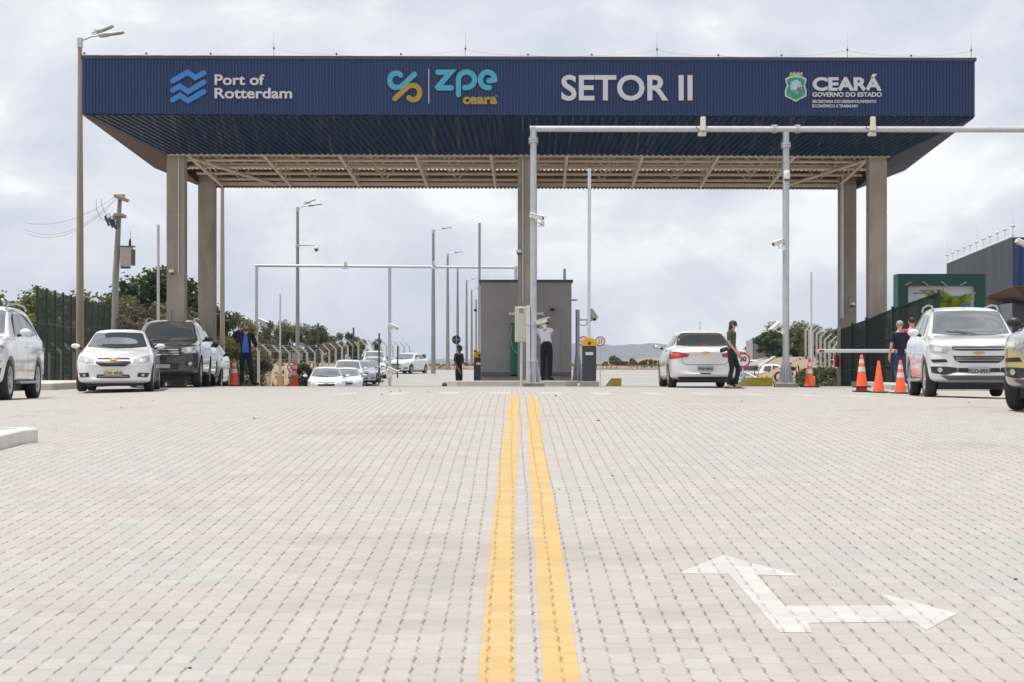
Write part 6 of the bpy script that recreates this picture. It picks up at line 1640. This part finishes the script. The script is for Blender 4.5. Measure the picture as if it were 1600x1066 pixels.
def person(label, px, D, rz, H, J, skin, top, top_m, legs_m, shoe_m, hair_m=None, hair='short', z=None, extras=None, sleeve='short', dx=0, sexw=1., bare_feet=False):
    """J overrides joints (metres, for a 1.75 m body, facing -y, x = figure's left is +x)"""
    x = PX(px, D)+dx; k = H/1.75
    t = thing("person", label, "person", (x, D, gz(x, D) if z is None else z), None, rz); t.scale = (k, k, k)
    B = dict(pelvis=(0,0,.93), waist=(0,0,1.08), chest=(0,-.01,1.28), neck=(0,0,1.46), head0=(0,-.005,1.54), head=(0,-.02,1.63), crown=(0,-.01,1.71),
             shL=(.18,0,1.41), elL=(.23,.02,1.13), wrL=(.24,-.06,.88), shR=(-.18,0,1.41), elR=(-.23,.02,1.13), wrR=(-.24,-.06,.88),
             hipL=(.09,0,.90), knL=(.10,-.01,.49), anL=(.10,.02,.09), toL=(.12,-.15,.03), hipR=(-.09,0,.90), knR=(-.10,-.01,.49), anR=(-.10,.02,.09), toR=(-.12,-.15,.03))
    B.update(J); B = {a: Vector(b) for a, b in B.items()}
    V = []; E = []; Rd = []
    def av(p, r_, par=None):
        V.append(p); Rd.append(r_); 
        if par is not None: E.append((par, len(V)-1))
        return len(V)-1
    pel = av(B['pelvis'], (.13*sexw,.095)); wa = av(B['waist'], (.115*sexw,.085), pel); ch = av(B['chest'], (.135,.095), wa)
    uc = av(B['chest'].lerp(B['neck'], .62), (.10,.07), ch); ne = av(B['neck'], .055, uc); h0 = av(B['head0'], (.058,.068), ne); hd = av(B['head'], (.076,.094), h0); cr_ = av(B['crown'], (.058,.072), hd)
    HP = {}
    for s_ in 'LR':
        sg = 1 if s_ == 'L' else -1
        a = av(B['sh'+s_], .058, uc); b = av(B['el'+s_], .040, a); c = av(B['wr'+s_], .027, b)
        fd = (B['wr'+s_]-B['el'+s_]).normalized(); fd = (fd+Vector(J.get('hd'+s_, (0,0,0)))).normalized()
        p = B['wr'+s_]+fd*.085; pm2 = av(p, (.036,.018), c); HP[s_] = (p, fd)
        sd = fd.cross(Vector((0,1,0))); sd = sd.normalized() if sd.length > .2 else Vector((1,0,0)); up = sd.cross(fd)
        cu = up if up.y > 0 else -up; sd2 = cu
        for i, (o_, ln) in enumerate(((-.028,.065),(-.010,.078),(.010,.072),(.028,.055))):
            st_ = p+sd2*o_+fd*.012; f1 = av(st_+fd*ln*.55, .0095, pm2); f2 = av(st_+fd*ln*.9+sd*sg*-.02*.7, .0080, f1); f3 = av(st_+fd*ln*1.05+sd*sg*-.045, .0070, f2)
        th = av(B['wr'+s_]+fd*.045-sd2*.042, .011, c); av(B['wr'+s_]+fd*.085-sd2*.058, .009, th)
        q = av(B['hip'+s_], .085, pel); kq = av(B['kn'+s_], .055, q); cq = av(B['kn'+s_].lerp(B['an'+s_], .35)+Vector((0,.015,0)), .052, kq); aq = av(B['an'+s_], .036, cq); av(B['to'+s_], (.04,.025), aq)
    ex = MB(); hz_ = B['head']; fdir = Vector(J.get('face', (0,-1,0))).normalized(); sdv = fdir.cross(Vector((0,0,1))).normalized()
    rot_z = math.atan2(fdir.y, fdir.x)+PI/2
    ex.ell(hz_+fdir*.098+Vector((0,0,-.012)), (.014,.02,.024), 8, 6, (0,0,rot_z))
    for sg in (-1, 1): ex.ell(hz_+sdv*sg*.078+Vector((0,0,-.01)), (.012,.02,.032), 8, 6, (0,0,rot_z))
    ex.ell(hz_+fdir*.088+Vector((0,0,-.055)), (.022,.012,.008), 8, 5, (0,0,rot_z))
    bo = part("body", skin_mesh("body", V, E, Rd, 0, 2, skin, ex), skin, t)
    e_ = MB()
    for sg in (-1, 1): e_.ell(hz_+fdir*.086+sdv*sg*.031+Vector((0,0,.012)), (.011,.007,.007), 8, 5, (0,0,rot_z))
    part("eyes", e_, M_ink, t)
    # trousers
    g = 1.16; V2 = [B['waist']+Vector((0,0,.03)), B['pelvis']]; E2 = [(0,1)]; R2 = [(.122*sexw,.095),(.145*sexw,.112)]
    for s_ in 'LR':
        i = len(V2); kn, an, hp = B['kn'+s_], B['an'+s_], B['hip'+s_]
        V2 += [hp-Vector((0,0,.03)), hp.lerp(kn,.5), kn, kn.lerp(an,.5), an+Vector((0,0,.0))]; R2 += [.098,.083,.068,.064,.056 if not bare_feet else .045]
        E2 += [(1,i),(i,i+1),(i+1,i+2),(i+2,i+3),(i+3,i+4)]
    part("trousers", skin_mesh("trousers", V2, E2, R2, 1, 2, legs_m), legs_m, t)
    # shirt / jacket
    jk = top == 'jacket'; b_ = .018 if jk else .008
    V3 = [B['pelvis']+Vector((0,0,-.13 if jk else -.12)), B['waist'], B['chest'], B['chest'].lerp(B['neck'], .62), B['neck']-Vector((0,0,.02))]
    R3 = [(.150*sexw+b_,.115+b_),(.128*sexw+b_,.098+b_),(.146+b_,.106+b_),(.11+b_,.082+b_),(.064,.062)]; E3 = [(0,1),(1,2),(2,3),(3,4)]
    for s_ in 'LR':
        i = len(V3); sh, el, wr2 = B['sh'+s_], B['el'+s_], B['wr'+s_]
        V3 += [sh, sh.lerp(el,.55)]; R3 += [.072+b_*.7,.060+b_*.7]; E3 += [(3,i),(i,i+1)]
        if sleeve == 'long': V3 += [el, el.lerp(wr2,.9)]; R3 += [.052+b_*.6,.042+b_*.5]; E3 += [(i+1,i+2),(i+2,i+3)]
        else: V3 += [sh.lerp(el,.85)]; R3 += [.055]; E3 += [(i+1,i+2)]
    part(top, skin_mesh(top, V3, E3, R3, 2, 2, top_m), top_m, t)
    # shoes
    for s_ in 'LR':
        an, to = B['an'+s_], B['to'+s_]; d = (to-an); d.z = 0; d.normalize()
        if bare_feet:
            q = MB(); q.box(an.lerp(to,.5)*1+Vector((0,0,-.045)), (.085,.25,.012), rot=(0,0,math.atan2(d.y,d.x)+PI/2)); part("sandal", q, shoe_m, t)
        else: part("shoe", skin_mesh("shoe", [an-d*.05+Vector((0,0,-.02)), an+d*.04+Vector((0,0,-.02)), to+d*.05+Vector((0,0,.01))], [(0,1),(1,2)], [.048,(.052,.05),(.046,.032)], 0, 2, shoe_m), shoe_m, t)
    up = Vector((0,0,1))
    if hair == 'short':
        q = MB(); q.ell(hz_+Vector((0,0,.035))-fdir*.018, (.086,.098,.082), 14, 8, (0,0,rot_z)); part("hair", q, hair_m, t)
    elif hair == 'long':
        q = MB(); [q.ell(hz_-fdir*a_+Vector((sdv*s_)*1)+Vector((0,0,b_)), (rx_, ry_, rz2), 12, 8, (0,0,rot_z)) for a_, s_, b_, rx_, ry_, rz2 in ((.045,0,-.03,.088,.075,.10),(.07,.03,-.12,.06,.055,.12),(.07,-.035,-.13,.055,.055,.12),(.085,.0,-.21,.07,.045,.11),(.08,.03,-.27,.03,.03,.09),(.085,-.03,-.25,.03,.03,.10))]; part("hair_lengths", q, hair_m, t); q = MB(); q.ell(hz_+Vector((0,0,.03))-fdir*.012, (.088,.104,.088), 14, 8, (0,0,rot_z)); part("hair_top", q, hair_m, t)
    elif hair == 'cap':
        q = MB(); q.ell(hz_+Vector((0,0,.045))-fdir*.01, (.088,.10,.075), 14, 8, (0,0,rot_z)); q.box(hz_+fdir*.125+Vector((0,0,.045)), (.13,.10,.012), rot=(R(8),0,rot_z)); part("cap", q, M_blackc, t)
    if extras: extras(t, B, fdir, sdv, rot_z)
    return t
def mask(m):
    def f(t, B, fd, sd, rz_):
        q = MB(); q.ell(B['head']+fd*.055+Vector((0,0,-.045)), (.062,.05,.042), 12, 8, (0,0,rz_)); part("face_mask", q, m, t)
    return f
def suit_x(t, B, fd, sd, rz_):
    mask(M_maskc)(t, B, fd, sd, rz_)
    q = MB(); q.grid(lambda u, v: Vector(((u-.5)*(.06+.13*min(1, (1-v)*1.0+.25)), -.128-.015*math.cos((u-.5)*3)-(.010 if v < .4 else -.012*(v-.4)*3), .93+v*.50)), 6, 8); part("open_shirt_front", q, M_bluec, t)
    # phone at the ear
    q = MB(); q.box(B['wrR']+Vector((.04,-.01,.09)), (.035,.012,.13), rot=(0,R(-15),0), bev=.004); part_ = part("mobile_phone", q, M_ink, None); 
    bpy.context.view_layer.update(); mw = t.matrix_world.copy(); c_ = mw @ (B['wrR']+Vector((.04,-.01,.09)))
    me_ = part_.data; me_.transform(mw); me_.transform(Matrix.Translation(-c_)); part_.location = c_
    tag(part_, "dark mobile phone held to the suited man's ear", "phone")
person("bald man in dark suit, blue shirt and purple mask, hand at his ear", 384, 57, R(4), 1.74,
       dict(wrR=(-.125,-.08,1.58), elR=(-.37,-.04,1.40), shR=(-.18,0,1.42), wrL=(.24,-.20,1.05), elL=(.28,.03,1.15), anL=(.20,-.02,.10), toL=(.34,-.16,.04), knL=(.14,-.05,.5), anR=(-.12,.02,.09), face=(.12,-1,0), head=(-.0,-.02,1.62)),
       M_skin, 'jacket', M_navyc, M_navyc, M_blackc, None, 'bald', extras=suit_x, sleeve='long')
def radio(t, B, fd, sd, rz_):
    mask(M_blackc)(t, B, fd, sd, rz_)
person("guard in dark uniform and cap standing by the left island end", 717, 69, R(62), 1.76,
       dict(wrL=(.12,-.32,1.10), elL=(.22,-.03,1.14), wrR=(-.20,-.10,.92), face=(0,-1,0)), M_skind, 'uniform_shirt', M_blackc, M_blackc, M_blackc, M_hairb, 'cap', extras=radio)
person("man in white shirt and black trousers leaning at the booth window", 854, 56.2, R(168), 1.80,
       dict(chest=(.04,-.10,1.25), waist=(.02,-.03,1.07), neck=(.08,-.20,1.40), head0=(.09,-.24,1.47), head=(.10,-.29,1.54), crown=(.10,-.30,1.61), shL=(.24,-.18,1.36), shR=(-.12,-.16,1.35), elL=(.36,-.36,1.20), wrL=(.40,-.50,1.38), elR=(.06,-.38,1.16), wrR=(.25,-.48,1.20), face=(.8,-.5,0)),
       M_skin, 'shirt', M_whitec, M_blackc, M_blackc, M_hairb, 'short', z=gz(1,56)+.14, sexw=1.2)
def bagx(t, B, fd, sd, rz_):
    q = MB(); q.box((.0,.20,.98), (.06,.20,.10), rot=(R(-18),0,0), bev=.02); q.path([(0,.12,1.0),(.02,.02,1.02),(.02,-.1,1.0)], .012, 5); part("belt_bag", q, M_ink, t)
person("woman with long brown hair, olive top and black trousers beside the white sedan", 1143, 48.6, R(70), 1.66,
       dict(head=(0,-.05,1.60), crown=(0,-.03,1.69), head0=(0,-.03,1.53), neck=(0,-.01,1.46), wrL=(.15,-.13,.90), elL=(.20,.03,1.14), wrR=(-.15,-.16,.92), elR=(-.19,.02,1.15), anL=(.06,-.10,.09), toL=(.07,-.26,.03), knL=(.08,-.15,.51), anR=(-.06,.08,.09), toR=(-.07,-.07,.03), knR=(-.08,-.03,.50), face=(0,-1,-.1)),
       M_skin, 'blouse', M_olivec, M_blackc, M_ink, M_hairb, 'long', extras=bagx, sexw=.96, bare_feet=True)
person("grey-haired man in a dark blue shirt walking away along the dark fence", 1406, 49.5, R(192), 1.70,
       dict(wrR=(-.26,.02,.86), anL=(.08,.16,.09), toL=(.09,.02,.03), anR=(-.10,-.12,.09), toR=(-.11,-.28,.03)), M_skin, 'shirt', M_navyc, M_jean, M_blackc, M_hairg, 'short')
person("man in a magenta pink shirt behind the grey-haired man by the fence", 1425, 51.2, R(185), 1.80,
       dict(), M_skin, 'shirt', M_pinkc, M_jean, M_blackc, M_hairb, 'short')
person("man in a light blue shirt beyond the crest under the speed sign", 1163, 97, R(-75), 1.68, dict(waist=(0,.0,1.05), chest=(0,-.10,1.24), neck=(0,-.18,1.40), head0=(0,-.2,1.47), head=(0,-.24,1.55), crown=(0,-.24,1.63), shL=(.18,-.14,1.34), shR=(-.18,-.14,1.34), wrL=(.2,-.36,1.02), elL=(.24,-.1,1.08)),
       M_skind, 'shirt', M_lbluec, M_jean, M_blackc, M_hairb, 'short', z=(HZ-573)/F*97-1.60)
